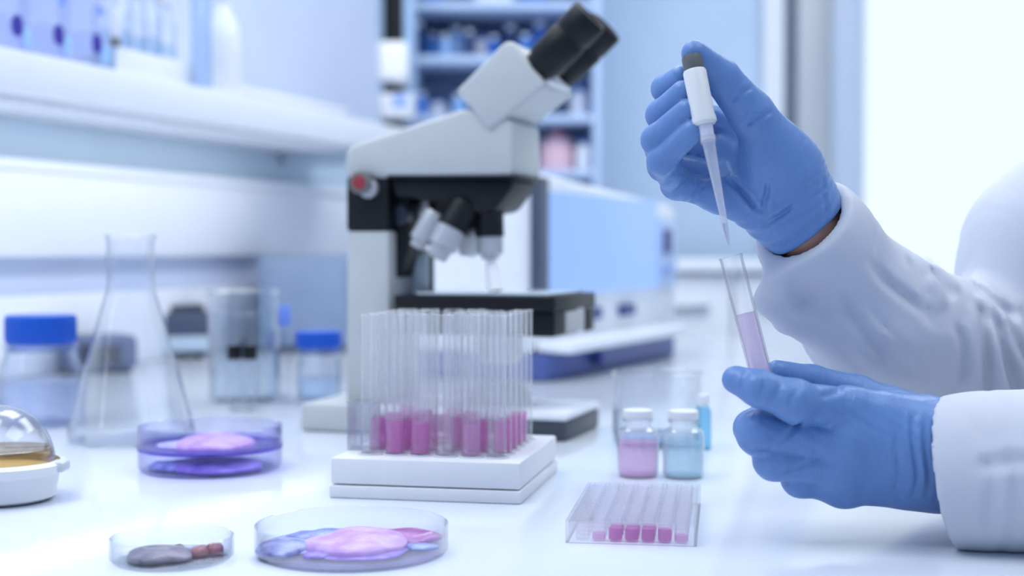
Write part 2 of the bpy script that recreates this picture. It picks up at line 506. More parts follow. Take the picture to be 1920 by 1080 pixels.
for k in range(5):
    q = rk0 + Vector((.33, .944, 0)) * (.035 + k * (L - .06) / 4) + Vector((-.944, .33, 0)) * .045 + Vector((0, 0, .014))
    nth = ['first', 'second', 'third', 'fourth', 'fifth'][k]
    b = thing('reagent_bottle', f'clear round reagent bottle, {nth} along the white shelf rack', 'bottle', q, 0, 'clear bottles in the shelf rack')
    h = .13 + .01 * (k % 2)
    rb_ = .019
    obj('glass', lathe(vessel([(rb_, 0), (rb_, h * .75), (.011, h * .85), (.011, h)], .0015, .003), 28, close=True), G_clear, b)
    obj('cap', lathe(cyl(.0125, h, h + .02, .002), 24), M_pwhite, b)
    obj('liquid', lathe(cyl(rb_ - .002, .004, h * .5), 28), glass('faint_blue_liquid', (226, 240, 252), (190, 220, 246)), b)
kn = thing('glass_stopper', 'grey stopper standing on the near end of the white rack', 'stopper', rk0 + Vector((-.004, -.012, .05)) + Vector((.33, .944, 0)) * .012 + Vector((-.944, .33, 0)) * .002, WANG)
obj('base', lathe(cyl(.008, 0, .012, .002), 20), M_greyrub, kn)
obj('knob', lathe(cyl(.006, .012, .055, .002), 20), M_pwhite, kn)
p = on_shelf(380, .035)
b = thing('measuring_cylinder', 'tall pale blue measuring cylinder at the end of the shelf rack', 'cylinder', p, WANG)
obj('foot', lathe(cyl(.026, 0, .008, .002), 6), M_pwhite, b)
obj('tube', lathe(vessel([(.017, .008), (.017, .19), (.02, .195)], .002, .012), 32, close=True), G_blue, b)
p = on_shelf(420, .05)
b = thing('wash_bottle', 'rounded white wash bottle at the far end of the shelf glassware', 'bottle', p, WANG)
obj('body', lathe([(0, 0), (.026, 0), (.03, .006), (.03, .10), (.026, .125), (.014, .15), (.012, .165), (0, .165)], 32), M_pwhite, b)
obj('cap', lathe(cyl(.015, .165, .185, .002), 28), M_pwhite, b)
obj('spout', tube_path([(0, 0, .185), (0, -.002, .205), (.015, -.004, .215), (.04, -.006, .20)], .003, 10), M_pwhite, b)
b0, b1 = on_shelf(452, .10), on_shelf(648, .10)
L = (b1 - b0).length
b = thing('storage_box', 'long low white lidded box lying on the far shelf end', 'box', b0, WANG)
obj('tub', Box((0, 0, 0), (L, .1, .03), .004), M_white, b)
obj('lid', Box((-.004, -.004, .03), (L + .004, .104, .042), .004), M_pwhite, b)

# ------------------------------------------------------------------ background: post, dispenser, shelf unit, far counter
post = thing('door_post', 'tall black post at the far end of the left wall', 'post', P(739, 600, 3.62) * 1)
post.location.z = 0
obj('upright', Box((-.024, -.03, 0), (.024, .03, 2.8), .004), M_black, post)
obj('side_strip', Box((.026, -.02, 0), (.05, .03, 2.8), .003), mat('pale_blue_frame', (170, 200, 236), .4), post)
c = P(737, 118, 3.52)
d = thing('soap_dispenser', 'bright white dispenser mounted on the tall black post', 'dispenser', (c.x, 3.585, c.z))
obj('housing', Box((-.038, -.1, -.05), (.038, 0, .05), .014, 4), mat('bright_white', (252, 252, 255), .3, var=.01), d)
obj('nozzle', Box((-.02, -.085, -.066), (.004, -.05, -.05), .003), M_dark, d)
c = P(742, 195, 3.52)
d = thing('glove_box', 'white glove box with blue print on the post below the dispenser', 'box', (c.x, 3.585, c.z))
obj('carton', Box((-.042, -.09, -.036), (.045, 0, .024), .003), M_pwhite, d)
obj('blue_print', Box((-.006, -.0915, -.01), (.03, -.0895, .02), .0005), mat('soft_blue_print', (150, 180, 245), .5), d)
obj('opening', Box((-.03, -.0915, -.03), (.01, -.0895, -.016), .0005), M_pwhite, d)

UX, UY = -.275, 3.78
un = thing('shelf_unit', 'pale blue open shelf unit of bottles on the far wall', 'shelf', (UX, UY, 0))
uw = (1120 - 760) / F * UY
M_unit = mat('pale_blue_board', (192, 212, 244), .5, var=.02)
obj('side_panel', Box((0, 0, 0), (.02, .4, 2.5), .002), M_unit, un)
obj('side_panel', Box((uw - .02, 0, 0), (uw, .4, 2.5), .002), M_unit, un)
obj('back_panel', Box((.02, .38, 0), (uw - .02, .4, 2.5)), M_unit, un)
levels = [P(900, y, UY).z for y in (318, 214, 103, 2)]
for z in [.35] + levels + [levels[-1] + .25]:
    obj('shelf_board', Box((.02, 0, z - .022), (uw - .02, .38, z), .002), M_unit, un)
rows = {2: [(782, 17, 68, 'navy'), (812, 15, 50, 'blue'), (835, 10, 44, 'sky'), (856, 13, 62, 'sky'), (880, 11, 52, 'navy'), (903, 12, 48, 'white'), (925, 12, 40, 'cobalt'), (958, 15, 66, 'navy'), (985, 12, 44, 'blue'), (1012, 17, 72, 'cobalt'), (1052, 14, 60, 'sky')],
        1: [(790, 13, 44, 'blue'), (820, 18, 36, 'white'), (860, 14, 40, 'sky'), (895, 15, 46, 'white'), (930, 14, 50, 'sky'), (1085, 16, 62, 'white')],
        0: [(800, 18, 60, 'white'), (850, 15, 52, 'sky'), (1094, 14, 60, 'white')]}
cols = {'navy': (16, 52, 110), 'cobalt': (30, 96, 190), 'blue': (70, 130, 210), 'sky': (140, 180, 236), 'white': (232, 238, 252)}
shelfname = ['lower', 'middle', 'upper']
cnt = {}
seqs = {2: 'upper shelf', 1: 'middle shelf', 0: 'lowest shelf'}
for lv, items in rows.items():
    for k, (px, hw, hh, cc) in enumerate(items):
        y = UY + .06 + .05 * (k % 2)
        c = P(px, 100, y); r = hw / F * y; h = hh / F * y
        if k == 0: where = 'nearest the post'
        elif k == len(items) - 1: where = 'furthest from the post'
        else: where = f"{['', 'second', 'third', 'fourth', 'fifth', 'sixth', 'seventh', 'eighth', 'ninth', 'tenth'][k]} from the post"
        b = thing('stock_bottle', f'{cc} stock bottle on the {seqs[lv]} of the far unit, {where}', 'bottle', (c.x, y, levels[lv]), 0, f'stock bottles on the {seqs[lv]}')
        obj('body', lathe([(0, 0), (r, 0), (r, h * .7), (r * .55, h * .84), (0, h * .84)], 20), mat('bottle_' + cc, cols[cc], .3, var=.05), b)
        obj('cap', lathe(cyl(r * .6, h * .84, h, r * .06), 16), mat('bottle_white', cols['white'], .3) if cc != 'white' else mat('bottle_cobalt', cols['cobalt'], .3), b)
for k, (px, w_, h_, cc, lb) in enumerate(((925, 44, 46, 'white', 'white carton on the top shelf of the far unit'), (1000, 32, 58, 'cobalt', 'cobalt blue carton on the top shelf of the far unit'), (812, 22, 60, 'blue', 'blue carton on the top shelf near the post'))):
    y = UY + .06; c = P(px, 0, y)
    b = thing('carton', lb, 'box', (c.x, y, levels[3]))
    obj('case', Box((-w_ / F * y / 2 * 1.6, 0, 0), (w_ / F * y / 2 * 1.6, .12, h_ / F * y), .003), mat('bottle_' + cc, cols[cc], .4), b)
    obj('lid', Box((-w_ / F * y / 2 * 1.64, -.003, h_ / F * y), (w_ / F * y / 2 * 1.64, .123, h_ / F * y + .012), .003), M_pwhite, b)
y = UY + .05; c = P(1046, 280, y)
b = thing('pink_canister', 'rounded pale pink canister on the far unit behind the microscope arm', 'canister', (c.x, y + .05, levels[0]))
obj('body', lathe([(0, 0), (.046, 0), (.05, .008), (.05, .06), (.042, .082), (.02, .094), (0, .096)], 28), mat('pale_pink_plastic', (240, 200, 214), .45), b)
obj('lid', lathe(cyl(.022, .094, .112, .003), 24), mat('dusky_pink_plastic', (196, 140, 160), .5), b)

ct = thing('far_counter', 'white side counter below the far wall', 'counter', (.0, 3.45, 0))
ctop = P(1300, 487, 3.45).z
obj('worktop', Box((.30, 0, ctop - .03), (1.02, .62, ctop), .004), M_white, ct)
for k in range(3):
    dd = obj('door', Box((.305 + k * .238, .02, .1), (.305 + k * .238 + .23, .04, ctop - .04), .003), M_white, ct)
    obj('handle', Box((.36 + k * .238, .004, ctop - .12), (.48 + k * .238, .016, ctop - .108), .003), M_steel, dd)
obj('carcass', Box((.30, .04, 0), (1.02, .6, ctop - .03)), M_wallw, ct)

# benchtop analyser: a long box whose face looks to the right, its near end towards the microscope
e = Vector((.42, .905, 0)).normalized()
a0 = G(1012, 716)
an = thing('benchtop_analyser', 'large blurred bench analyser with a blue display face behind the microscope', 'analyser', a0, math.atan2(e.y, e.x))
AL, AH = .66, .315
obj('cabinet', prism([(0, .04), (AL, .04), (AL + .015, .06), (AL + .02, AH - .06), (AL, AH - .035), (.0, AH)], .012, .30, .01), M_white, an)
obj('display', Box((.045, .002, .128), (AL - .12, .012, AH - .03), .003), emit('display_glow', (146, 186, 255), .82), an)
obj('end_bezel', Box((-.012, .0, .12), (.038, .012, AH - .01), .004), mat('slate_plastic', (70, 80, 104), .4), an)
cp = obj('control_panel', Box((AL - .115, .002, .13), (AL - .01, .012, AH - .06), .003), mat('light_blue_plastic', (190, 212, 250), .4), an)
obj('button', Box((AL - .09, -.003, .19), (AL - .05, .002, .235), .003), mat('indigo_plastic', (58, 72, 140), .4), cp)
obj('button', Box((AL - .09, -.003, .15), (AL - .05, .002, .165), .003), mat('soft_blue_plastic', (150, 180, 240), .4), cp)
for x0, x1 in ((.05, .16), (.21, .27), (.36, .43)):
    obj('slot', Box((x0, .004, .082), (x1, .0115, .102), .002), mat('indigo_plastic', (58, 72, 140)), an)
obj('tray', Box((.01, -.05, .042), (AL - .1, .012, .06), .006), M_white, an)
obj('base', Box((0, -.012, 0), (AL - .06, .28, .040), .006), mat('indigo_grey_plastic', (74, 92, 158), .4), an)
obj('knob', lathe(cyl(.018, 0, .02, .004), 24, Matrix.Translation((.19, -.012, .03)) @ Matrix.Rotation(R(90), 4, 'X')), mat('indigo_plastic', (58, 72, 140)), an)

# instrument cabinet by the wall (grey front) and dark block heater behind the flask
c0 = G(487, 662)
ins = thing('instrument_box', 'grey steel instrument box on dark feet by the wall behind the microscope', 'instrument', c0, R(4))
sw = (655 - 487) / F * c0.y
sh = (662 - 482) / F * c0.y
obj('case', Box((0, 0, .014), (sw, .2, sh), .004), mat('grey_blue_steel', (134, 152, 182), .4, var=.04), ins)
obj('front_panel', Box((.012, -.004, .03), (sw - .01, 0, sh - .012), .002), mat('grey_blue_steel', (134, 152, 182)), ins)
for x in (.03, sw - .06):
    for y in (.01, .15):
        obj('foot', Box((x, y, 0), (x + .045, y + .035, .014), .002), M_dark, ins)
c0 = G(345, 672)
ht = thing('block_heater', 'dark grey block heater by the wall behind the conical flask', 'heater', c0, R(20))
obj('case', Box((-.06, 0, .006), (.055, .12, .085), .012), mat('slate_plastic', (70, 80, 104)), ht)
obj('top_plate', Box((-.045, .015, .085), (.04, .1, .096), .003), M_dark, ht)
obj('control_panel', Box((-.05, -.003, .012), (.045, 0, .04), .002), M_wallg, ht)
for x in (-.045, .03):
    for y in (.01, .09): obj('foot', lathe(cyl(.008, 0, .006), 12, Matrix.Translation((x, y, 0))), M_black, ht)
c0 = G(205, 700)
pd = thing('power_supply', 'low dark power unit lying by the wall behind the flask', 'power unit', c0, R(35))
obj('case', Box((-.06, 0, .004), (.05, .10, .06), .012), mat('slate_blue_plastic', (96, 106, 140), .4), pd)
obj('grille', Box((-.045, -.003, .014), (.02, 0, .046), .002), M_dark, pd)
obj('foot', Box((-.05, .01, 0), (.04, .09, .004)), M_black, pd)

# ------------------------------------------------------------------ microscope
MO = Vector((-.216, 1.532, BZ)); MA = R(-18)
ma = Vector((math.cos(MA), math.sin(MA), 0)); mb = Vector((-math.sin(MA), math.cos(MA), 0))
def mp(px, py, ly):
    """Point of the microscope's own frame on its upright plane y = ly."""
    d = ray(px, py)
    q = EYE + d * ((MO + mb * ly - EYE).dot(mb) / d.dot(mb))
    return ((q - MO).dot(ma), ly, q.z - MO.z)
def mq(pts, ly): return [(x, z) for x, _, z in (mp(px, py, ly) for px, py in pts)]
mic = thing('microscope', 'large pale grey compound microscope with black stage and eyepieces on the bench', 'microscope', MO, MA)
obj('base', Box((-.012, .0, 0), (.285, .135, .021), .004), M_dark, mic)
obj('base_cover', Box((.07, -.001, .021), (.286, .136, .029), .003), M_white, mic)
obj('base_foot', Box((-.014, -.002, .0), (.072, .137, .0305), .005), M_mgrey, mic)
pl = prism(mq([(650, 432), (729, 432), (731, 765), (648, 765)], .025), .025, .115, .004)
obj('pillar', pl, M_mgrey, mic)
obj('limb_block', prism(mq([(649, 331), (728, 331), (728, 433), (649, 433)], .024), .024, .116, .003), M_black, mic)
obj('arm', prism(mq([(647, 334), (646, 282), (664, 270), (868, 203), (962, 225), (963, 331), (800, 334)], .02), .02, .118, .006, 3), M_mgrey, mic)
obj('nose_housing', prism(mq([(726, 331), (960, 331), (962, 350), (930, 394), (900, 400), (850, 392), (780, 372), (738, 370)], .03), .03, .11, .005), M_black, mic)
obj('seam', prism(mq([(724, 329), (972, 329), (972, 334), (724, 334)], .018), .019, .119, .001), M_black, mic)
# focus bracket beside the pillar
br = obj('focus_bracket', prism(mq([(727, 366), (765, 366), (765, 470), (750, 520), (727, 520)], .045), .045, .10, .003), M_black, mic)
obj('dial', lathe(cyl(.011, -.008, .004, .002), 24, Matrix.Translation(mp(750, 405, .045)) @ Matrix.Rotation(R(90), 4, 'X')), mat('blue_black_plastic', (38, 48, 66), .35), br)
obj('slide_rail', lathe(cyl(.0065, 0, .046, .001), 20, Matrix.Translation(mp(764, 552, .085))), M_silver, mic)
obj('slide_rail', lathe(cyl(.012, 0, .046, .001), 24, Matrix.Translation(mp(785, 552, .09))), mat('grey_metal', (168, 180, 188), .35, metal=.4), mic)
obj('slide_rail', lathe(cyl(.005, 0, .05, .001), 20, Matrix.Translation(mp(806, 552, .1))), M_greyrub, mic)
# brightness knob with a red centre
rx = Matrix.Rotation(R(90), 4, 'X')
kb = obj('side_knob', lathe(cyl(.0125, -.004, .012, .002), 32, Matrix.Translation(mp(682, 343, .02)) @ rx), M_greyrub, mic)
obj('red_insert', lathe(cyl(.0078, .012, .0135, .0005), 28, Matrix.Translation(mp(682, 343, .02)) @ rx), M_red, kb)
k2 = obj('lock_ring', lathe(cyl(.0105, -.004, .006, .002), 32, Matrix.Translation(mp(692, 353, .02)) @ rx), M_silver, mic)
# nosepiece and objectives
def rod(name, p0, p1, ly0, ly1, prof, m, parent, seg=32):
    a, b = Vector(mp(*p0, ly0)), Vector(mp(*p1, ly1))
    L = (b - a).length
    return obj(name, lathe([(r, t * L) for r, t in prof], seg, along(a, b)), m, parent)
tur = rod('turret', (880, 358), (838, 424), .075, .055, [(0, 0), (.037, 0), (.040, .25), (.036, .6), (.026, .9), (0, .9)], M_black, mic, 40)
o = rod('objective', (808, 368), (774, 424), .085, .085, [(0, 0), (.0098, 0), (.0098, .8), (.006, 1), (0, 1)], M_silver, tur)
o = rod('objective', (818, 398), (781, 464), .03, .025, [(0, 0), (.0115, 0), (.0125, .05), (.0125, .8), (.009, .84), (.008, 1), (0, 1)], M_silver, tur)
o = rod('objective_sleeve', (872, 382), (846, 430), .04, .03, [(0, 0), (.0165, 0), (.0175, .3), (.0175, 1), (0, 1)], M_black, tur)
o = rod('objective', (846, 428), (818, 484), .03, .022, [(0, 0), (.0165, 0), (.0165, .6), (.0125, .68), (.0105, 1), (0, 1)], M_silver, tur)
o = rod('objective', (884, 414), (877, 478), .09, .095, [(0, 0), (.004, 0), (.0105, .6), (.0105, 1), (0, 1)], M_pwhite, tur)
o = rod('objective_sleeve', (916, 384), (918, 444), .055, .055, [(0, 0), (.0168, 0), (.0168, .3), (.0158, .34), (.0158, 1), (0, 1)], M_black, tur)
rod('objective', (918, 443), (919, 486), .055, .055, [(0, 0), (.0145, 0), (.0145, .75), (.010, .85), (.009, 1), (0, 1)], M_silver, tur)
rod('lit_spot_cone', (919, 485), (929, 546), .055, .05, [(0, 0), (.0045, 0), (.0075, .5), (.0085, 1), (0, 1)], mat('bright_white', (252, 252, 255)), tur)  # white cone paints the bright light between objective and stage
# stage
s0 = mp(739, 551, .0); s1 = mp(1040, 556, .0)
sz = s1[2]
stg = obj('stage', Box((s0[0], 0, sz - .016), (s1[0], .165, sz), .002), M_black, mic)
obj('stage_carriage', Box((s0[0] - .003, .006, sz - .042), (s1[0] - .002, .10, sz - .016), .003), M_black, mic)
obj('glass_plate', Box((s0[0] + .02, .012, sz), (s1[0] - .012, .155, sz + .0025), .001), mat('frosted_plate', (214, 226, 236), .12, var=.02), mic)
obj('scale_label', Box((s1[0] - .004, .045, sz - .040), (s1[0] - .0005, .12, sz - .0175), .001), mat('label_grey', (182, 184, 186), .5), mic)
obj('carriage_end', Box((s1[0] - .004, .122, sz - .042), (s1[0] + .001, .155, sz - .0165), .002), M_black, mic)
obj('condenser', lathe([(0, -.075), (.02, -.075), (.026, -.06), (.026, -.04), (0, -.04)], 32, Matrix.Translation((.19, .07, sz))), mat('pale_grey_metal', (190, 198, 206), .35, metal=.2), mic)
obj('lamp_house', lathe([(0, .029), (.035, .029), (.033, .042), (.024, .05), (0, .05)], 32, Matrix.Translation((.19, .07, 0))), M_mgrey, mic)
# binocular head
hd = obj('binocular_head', prism(mq([(853, 170), (944, 78), (962, 77), (1024, 160), (916, 246)], .016), .016, .122, .005, 3), M_mgrey, mic)
obj('head_collar', prism(mq([(948, 81), (984, 95), (1030, 150), (1018, 160), (962, 86)], .02), .03, .112, .003), M_pwhite, mic)
for ly in (.036, .104):
    pa, pb = Vector(mp(1002, 137, .036)), Vector(mp(1107, 30, .036))
    pa.y = pb.y = ly
    L = (pb - pa).length
    u = .0208
    ep = obj('eyepiece', lathe([(0, 0), (u * .86, 0), (u * .86, .012), (u, .016), (u * 1.02, .05), (u * .97, .052), (u * .97, .056), (u * 1.02, .058), (u * 1.02, L - .004), (u * .96, L), (u * .82, L + .001), (u * .7, L - .006), (0, L - .006)], 48, along(pa, pb)), M_black, mic)
    obj('tube_collar', lathe([(0, -.012), (u * .92, -.012), (u * .92, .003), (0, .003)], 40, along(pa, pb)), M_pwhite, ep)
    obj('lens', lathe(cyl(u * .69, L - .0062, L - .0045), 32, along(pa, pb)), mat('lens_coating', (40, 50, 84), .05), ep)

# ------------------------------------------------------------------ rack of test tubes
RO = Vector((-.1434, 1.118, BZ)); RA = R(-11.4)
rack = thing('test_tube_rack', 'white block rack holding clear test tubes in front of the microscope', 'rack', RO, RA)
obj('block', Box((0, 0, .011), (.1525, .168, .032), .0022), mat('white_rack_plastic', (234, 235, 240), .38, var=.015), rack)
obj('base_plate', Box((-.001, -.001, 0), (.1535, .169, .0102), .0018), mat('white_rack_plastic', (234, 235, 240)), rack)
ca, sa = math.cos(RA), math.sin(RA)
def rloc(x, y, z): return RO + Vector((ca * x - sa * y, sa * x + ca * y, z))
G_tube = glass('tube_glass', (255, 255, 255), (240, 244, 252), refl=1.3, base=.03, power=3.6, body=((250, 252, 255), .03))
M_pinkliq = glass('pink_liquid', (253, 224, 246), (248, 206, 238), refl=.4, base=.03, body=((248, 200, 240), .25))
M_pinkdeep = glass('deep_pink_liquid', (250, 206, 240), (242, 170, 226), refl=.4, base=.03, body=((242, 158, 226), .42))
tr_, th_ = .0079, .112
tprof = vessel([(tr_ - .0015, 0), (tr_, .0015), (tr_, th_ - .001), (tr_ + .0006, th_)], .0009, .0022)
tube_me = bpy.data.meshes.new('test_tube')
bm = lathe(tprof, 28, close=True); bmesh.ops.recalc_face_normals(bm, faces=bm.faces[:])
for f in bm.faces: f.smooth = True
bm.to_mesh(tube_me); bm.free(); tube_me.set_sharp_from_angle(angle=R(38)); tube_me.materials.append(G_tube)
ring_me = None
def liquid(r, z0, z1, seg=28):
    return lathe([(0, z0), (r - .001, z0), (r, z0 + .001), (r, z1 - .0006), (r + .0002, z1), (r - .002, z1 - .0006), (0, z1 - .0007)], seg)
liqs = {'d': (liquid(tr_ - .001, .0024, .026), M_pinkdeep), 'p': (liquid(tr_ - .001, .0024, .025), M_pinkliq), 's': (liquid(tr_ - .001, .0024, .018), M_pinkliq)}
liq_me = {}
for k, (bm, m) in liqs.items():
    me = bpy.data.meshes.new('liquid'); bmesh.ops.recalc_face_normals(bm, faces=bm.faces[:])
    for f in bm.faces: f.smooth = True
    bm.to_mesh(me); bm.free(); me.materials.append(m); liq_me[k] = me
grid = ['.dd.p.',      # front row
        'ddp.dd',
        'pd-dpd',
        'ddpd.d',
        '.d-d.D',
        'd.p.-.']
ordn = ['first', 'second', 'third', 'fourth', 'fifth', 'sixth']
for j, row in enumerate(grid):
    for i, ch in enumerate(row):
        x, y = .0255 + i * .0207, .0245 + j * .0222
        if ring_me is None:
            o = obj('socket', lathe([(tr_ + .0004, .0), (tr_ + .0026, .0), (tr_ + .0026, .0012), (tr_ + .0004, .0012)], 24, close=True), mat('socket_plastic', (222, 224, 232), .4), rack, (x, y, .032)); ring_me = o.data
        else:
            o = obj('socket', ring_me, None, rack, (x, y, .032))
        if ch == '-': continue
        rowname = ['front row', 'second row', 'third row', 'fourth row', 'fifth row', 'back row'][j]
        what = {'.': 'empty clear glass test tube', 'd': 'test tube with strong pink liquid', 'p': 'test tube with pale pink liquid', 's': 'test tube with a little pink', 'D': 'pink test tube with dark print'}[ch]
        t = bpy.data.objects.new('test_tube', tube_me); col.objects.link(t)
        t.location = rloc(x, y, .032); t.rotation_euler = (0, 0, RA)
        tag(t, f'{what}, {ordn[i]} along the {rowname} of the white rack', 'test tube', 'test tubes in the white rack')
        if ch != '.':
            q = bpy.data.objects.new('liquid', liq_me['d' if ch == 'D' else ch]); col.objects.link(q); q.parent = t
        if ch == 'D':
            for kk in range(3):
                a = R(-110 + 22 * kk)
                obj('print_mark', Box((-.0007, -.0002, 0), (.0009, .0002, .0018 - .0004 * kk), M=Matrix.Translation((math.cos(a) * (tr_ + .0002), math.sin(a) * (tr_ + .0002), .0185)) @ Matrix.Rotation(a + R(90), 4, 'Z')), M_black, t)
fb = thing('plastic_cuvette', 'frosted square plastic cuvette at the left corner of the white rack', 'cuvette', rloc(.0115, .052, .032), RA)
G_frost = glass('frosted_plastic', (236, 238, 244), (206, 212, 224), refl=.7, rough=.3, base=.12)
bm = NB(); box(bm, (-.011, -.011, 0), (.011, -.0095, .04)); box(bm, (-.011, .0095, 0), (.011, .011, .04)); box(bm, (-.011, -.0095, 0), (-.0095, .0095, .04)); box(bm, (.0095, -.0095, 0), (.011, .0095, .04))
obj('wall', bm, G_frost, fb)
obj('foot', Box((-.0095, -.0095, 0), (.0095, .0095, .002)), G_frost, fb)

# ------------------------------------------------------------------ vials and beaker on the right
def vial(px, by, label, liqm, hw=40, capw=28):
    c = G(px, by); c.y += .0; k = c.y / F
    r = hw * k; h = .057; q = .89
    t = thing('vial', label, 'vial', (c.x, c.y + r * .6, BZ))
    prof = [(r - .002, 0), (r, .002), (r, .041 * q), (r * .93, .0455 * q), (r * .66, .049 * q), (r * .62, .052 * q), (r * .62, .056 * q)]
    obj('glass', lathe(vessel(prof, .0012, .0025), 40, close=True), G_tube, t)
    obj('liquid', liquid(r - .0014, .0028, .0305, 40), liqm, t)
    obj('crimp_ring', lathe([(r * .63, .0478), (r * .74, .0478), (r * .74, .0502), (r * .63, .0502)], 32, close=True), G_clear, t)
    obj('cap', lathe(cyl(r * .71, .0503, h + .001, .0012), 36), M_pwhite, t)
    return t
vial(1198, 897, 'small capped glass vial half full of pink liquid', glass('vial_pink', (250, 222, 244), (240, 190, 234), refl=.4, body=((240, 206, 240), .35)))
vial(1284, 899, 'small capped glass vial half full of pale blue liquid', glass('vial_blue', (232, 245, 252), (190, 226, 244), refl=.4, body=((206, 236, 250), .35)))
c = G(1235, 838); r = 84 * c.y / F
bk = thing('beaker', 'wide clear glass beaker behind the two capped vials', 'beaker', (c.x, c.y + .02, BZ))
obj('glass', lathe(vessel([(r - .004, 0), (r, .004), (r, .07), (r + .002, .073)], .0016, .003), 48, close=True), G_clear, bk)
obj('liquid', lathe(cyl(r - .003, .0035, .010, .001), 40), glass('faint_blue_liquid'), bk)
c = G(1318, 842); r = 13 * c.y / F
bt = thing('dropper_bottle', 'slim blue dropper bottle behind the pale blue vial', 'bottle', (c.x, c.y, BZ))
obj('body', lathe([(0, 0), (r * 1.2, 0), (r * 1.2, .038), (r * .7, .043), (0, .043)], 28), glass('cyan_liquid', (130, 205, 236), (70, 160, 214), refl=.8, base=.08), bt)
obj('cap', lathe(cyl(r * .9, .043, .054, .001), 24), M_pwhite, bt)

# ------------------------------------------------------------------ multiwell plate
q0 = G(1060, 1018)
PW = .0870; pa_ = R(-8.5)
wp = thing('well_plate', 'clear multiwell plate with pink wells on the bench before the vials', 'plate', q0, pa_)
PD, PH = .162, .015
G_plate = glass('plate_plastic', (255, 254, 255), (246, 246, 252), refl=.6, rough=.1, base=.03, body=((250, 250, 255), .05))
bm = NB()
for a, b_ in (((0, 0, 0), (PW, .002, PH)), ((0, PD - .002, 0), (PW, PD, PH)), ((0, .002, 0), (.002, PD - .002, PH)), ((PW - .002, .002, 0), (PW, PD - .002, PH))): box(bm, a, b_)
obj('skirt', bm, G_plate, wp)
obj('deck', Box((.002, .002, PH - .0022), (PW - .002, PD - .002, PH - .0008)), G_plate, wp)
nx, ny = 7, 11
sx_, sy_ = (PW - .010) / nx, (PD - .010) / ny
wr = .43 * min(sx_, sy_)
wme = None; lme = {}
M_wl = {'d': glass('well_pink', (240, 180, 230), (226, 140, 210), refl=.4, body=((222, 136, 210), .45)), 'l': glass('well_pale_pink', (248, 212, 240), (236, 180, 226), refl=.4, body=((238, 190, 230), .3))}
wells = {(1, 0): 'l', (2, 0): 'd', (3, 0): 'd', (4, 0): 'd', (5, 0): 'd', (6, 0): 'l', (2, 1): 'd', (3, 1): 'd', (4, 1): 'd', (5, 1): 'l', (3, 2): 'l', (4, 2): 'l', (2, 2): 'l'}
for j in range(ny):
    for i in range(nx):
        l = (.005 + sx_ * (i + .5), .005 + sy_ * (j + .5), .0005)
        if wme is None:
            o = obj('well', lathe(vessel([(wr * .9, 0), (wr, .001), (wr, PH + .0008)], .0005, .0008), 16, close=True), G_plate, wp, l); wme = o.data
        else: o = obj('well', wme, None, wp, l)
        k = wells.get((i, j))
        if k:
            if k not in lme:
                lo = obj('liquid', lathe(cyl(wr * .92, .001, .0085 if k == 'd' else .005), 16), M_wl[k], o); lme[k] = lo.data
            else: obj('liquid', lme[k], None, o)

# ------------------------------------------------------------------ petri dishes
G_dish = glass('dish_glass', (250, 252, 255), (196, 206, 232), refl=1.0, base=.03)
G_vdish = glass('violet_dish_glass', (236, 236, 255), (160, 150, 238), refl=.8, base=.03)
def sample(name, m, parent, loc, rx, ry, h, seed, rz=0., **kw):
    o = obj(name, blob(rx, ry, h, seed, **kw), m, parent, loc); o.rotation_euler = (0, 0, rz); return o
def tissue(name, c1, c2, rough=.35, scale=70):
    if name in MATS: return MATS[name]
    m = mat(name, c1, rough, var=0, scale=scale, bump=.25, bscale=250, sub=.25)
    r = [n for n in m.node_tree.nodes if n.type == 'VALTORGB'][0]
    r.color_ramp.elements[0].color = lin(c1) + (1,); r.color_ramp.elements[1].color = lin(c2) + (1,)
    return m
T_lilac = tissue('lilac_tissue', (186, 130, 214), (226, 196, 240))
T_violet = tissue('violet_tissue', (124, 98, 200), (178, 160, 232))
T_mauve = tissue('mauve_tissue', (130, 56, 140), (190, 130, 196))
T_blue = tissue('grey_blue_tissue', (96, 104, 186), (176, 192, 236))
T_dark = tissue('grey_brown_tissue', (84, 76, 98), (150, 142, 160))
T_red = tissue('reddish_tissue', (128, 60, 76), (180, 130, 140))
# tall dish left of the rack
c = G(393, 880); c.y = 1.268; c.x = (393 - 960) / F * 1.268
d1 = thing('petri_dish', 'tall violet tinted petri dish with lilac culture left of the rack', 'petri dish', (c.x, c.y, BZ))
r = .0635
obj('bowl', lathe(vessel([(r - .004, 0), (r, .004), (r, .039)], .0016, .0025), 64, close=True), G_vdish, d1)
obj('inner_tray', lathe(vessel([(r - .006, .0195), (r - .0022, .021), (r - .0022, .0245)], .0014, .0208), 64, close=True), glass('violet_edge_glass', (228, 224, 254), (96, 72, 200), refl=.6, base=.03, power=2.2), d1)
obj('rim_band', lathe([(r - .0018, .0190), (r + .0003, .0190), (r + .0003, .0215), (r - .0018, .0215)], 64, close=True), glass('violet_band', (150, 128, 226), (100, 80, 200), refl=.4), d1)
sample('culture', T_lilac, d1, (.004, 0, .0212), .034, .044, .0085, 3, wob=.12)
sample('culture', tissue('pale_violet_tissue', (170, 160, 226), (206, 200, 244)), d1, (-.03, -.005, .0212), .018, .02, .003, 5)
sample('culture', T_violet, d1, (.006, -.010, .0028), .042, .040, .007, 11, wob=.15)
sample('culture', T_blue, d1, (-.030, -.012, .0028), .022, .022, .006, 12, wob=.18)
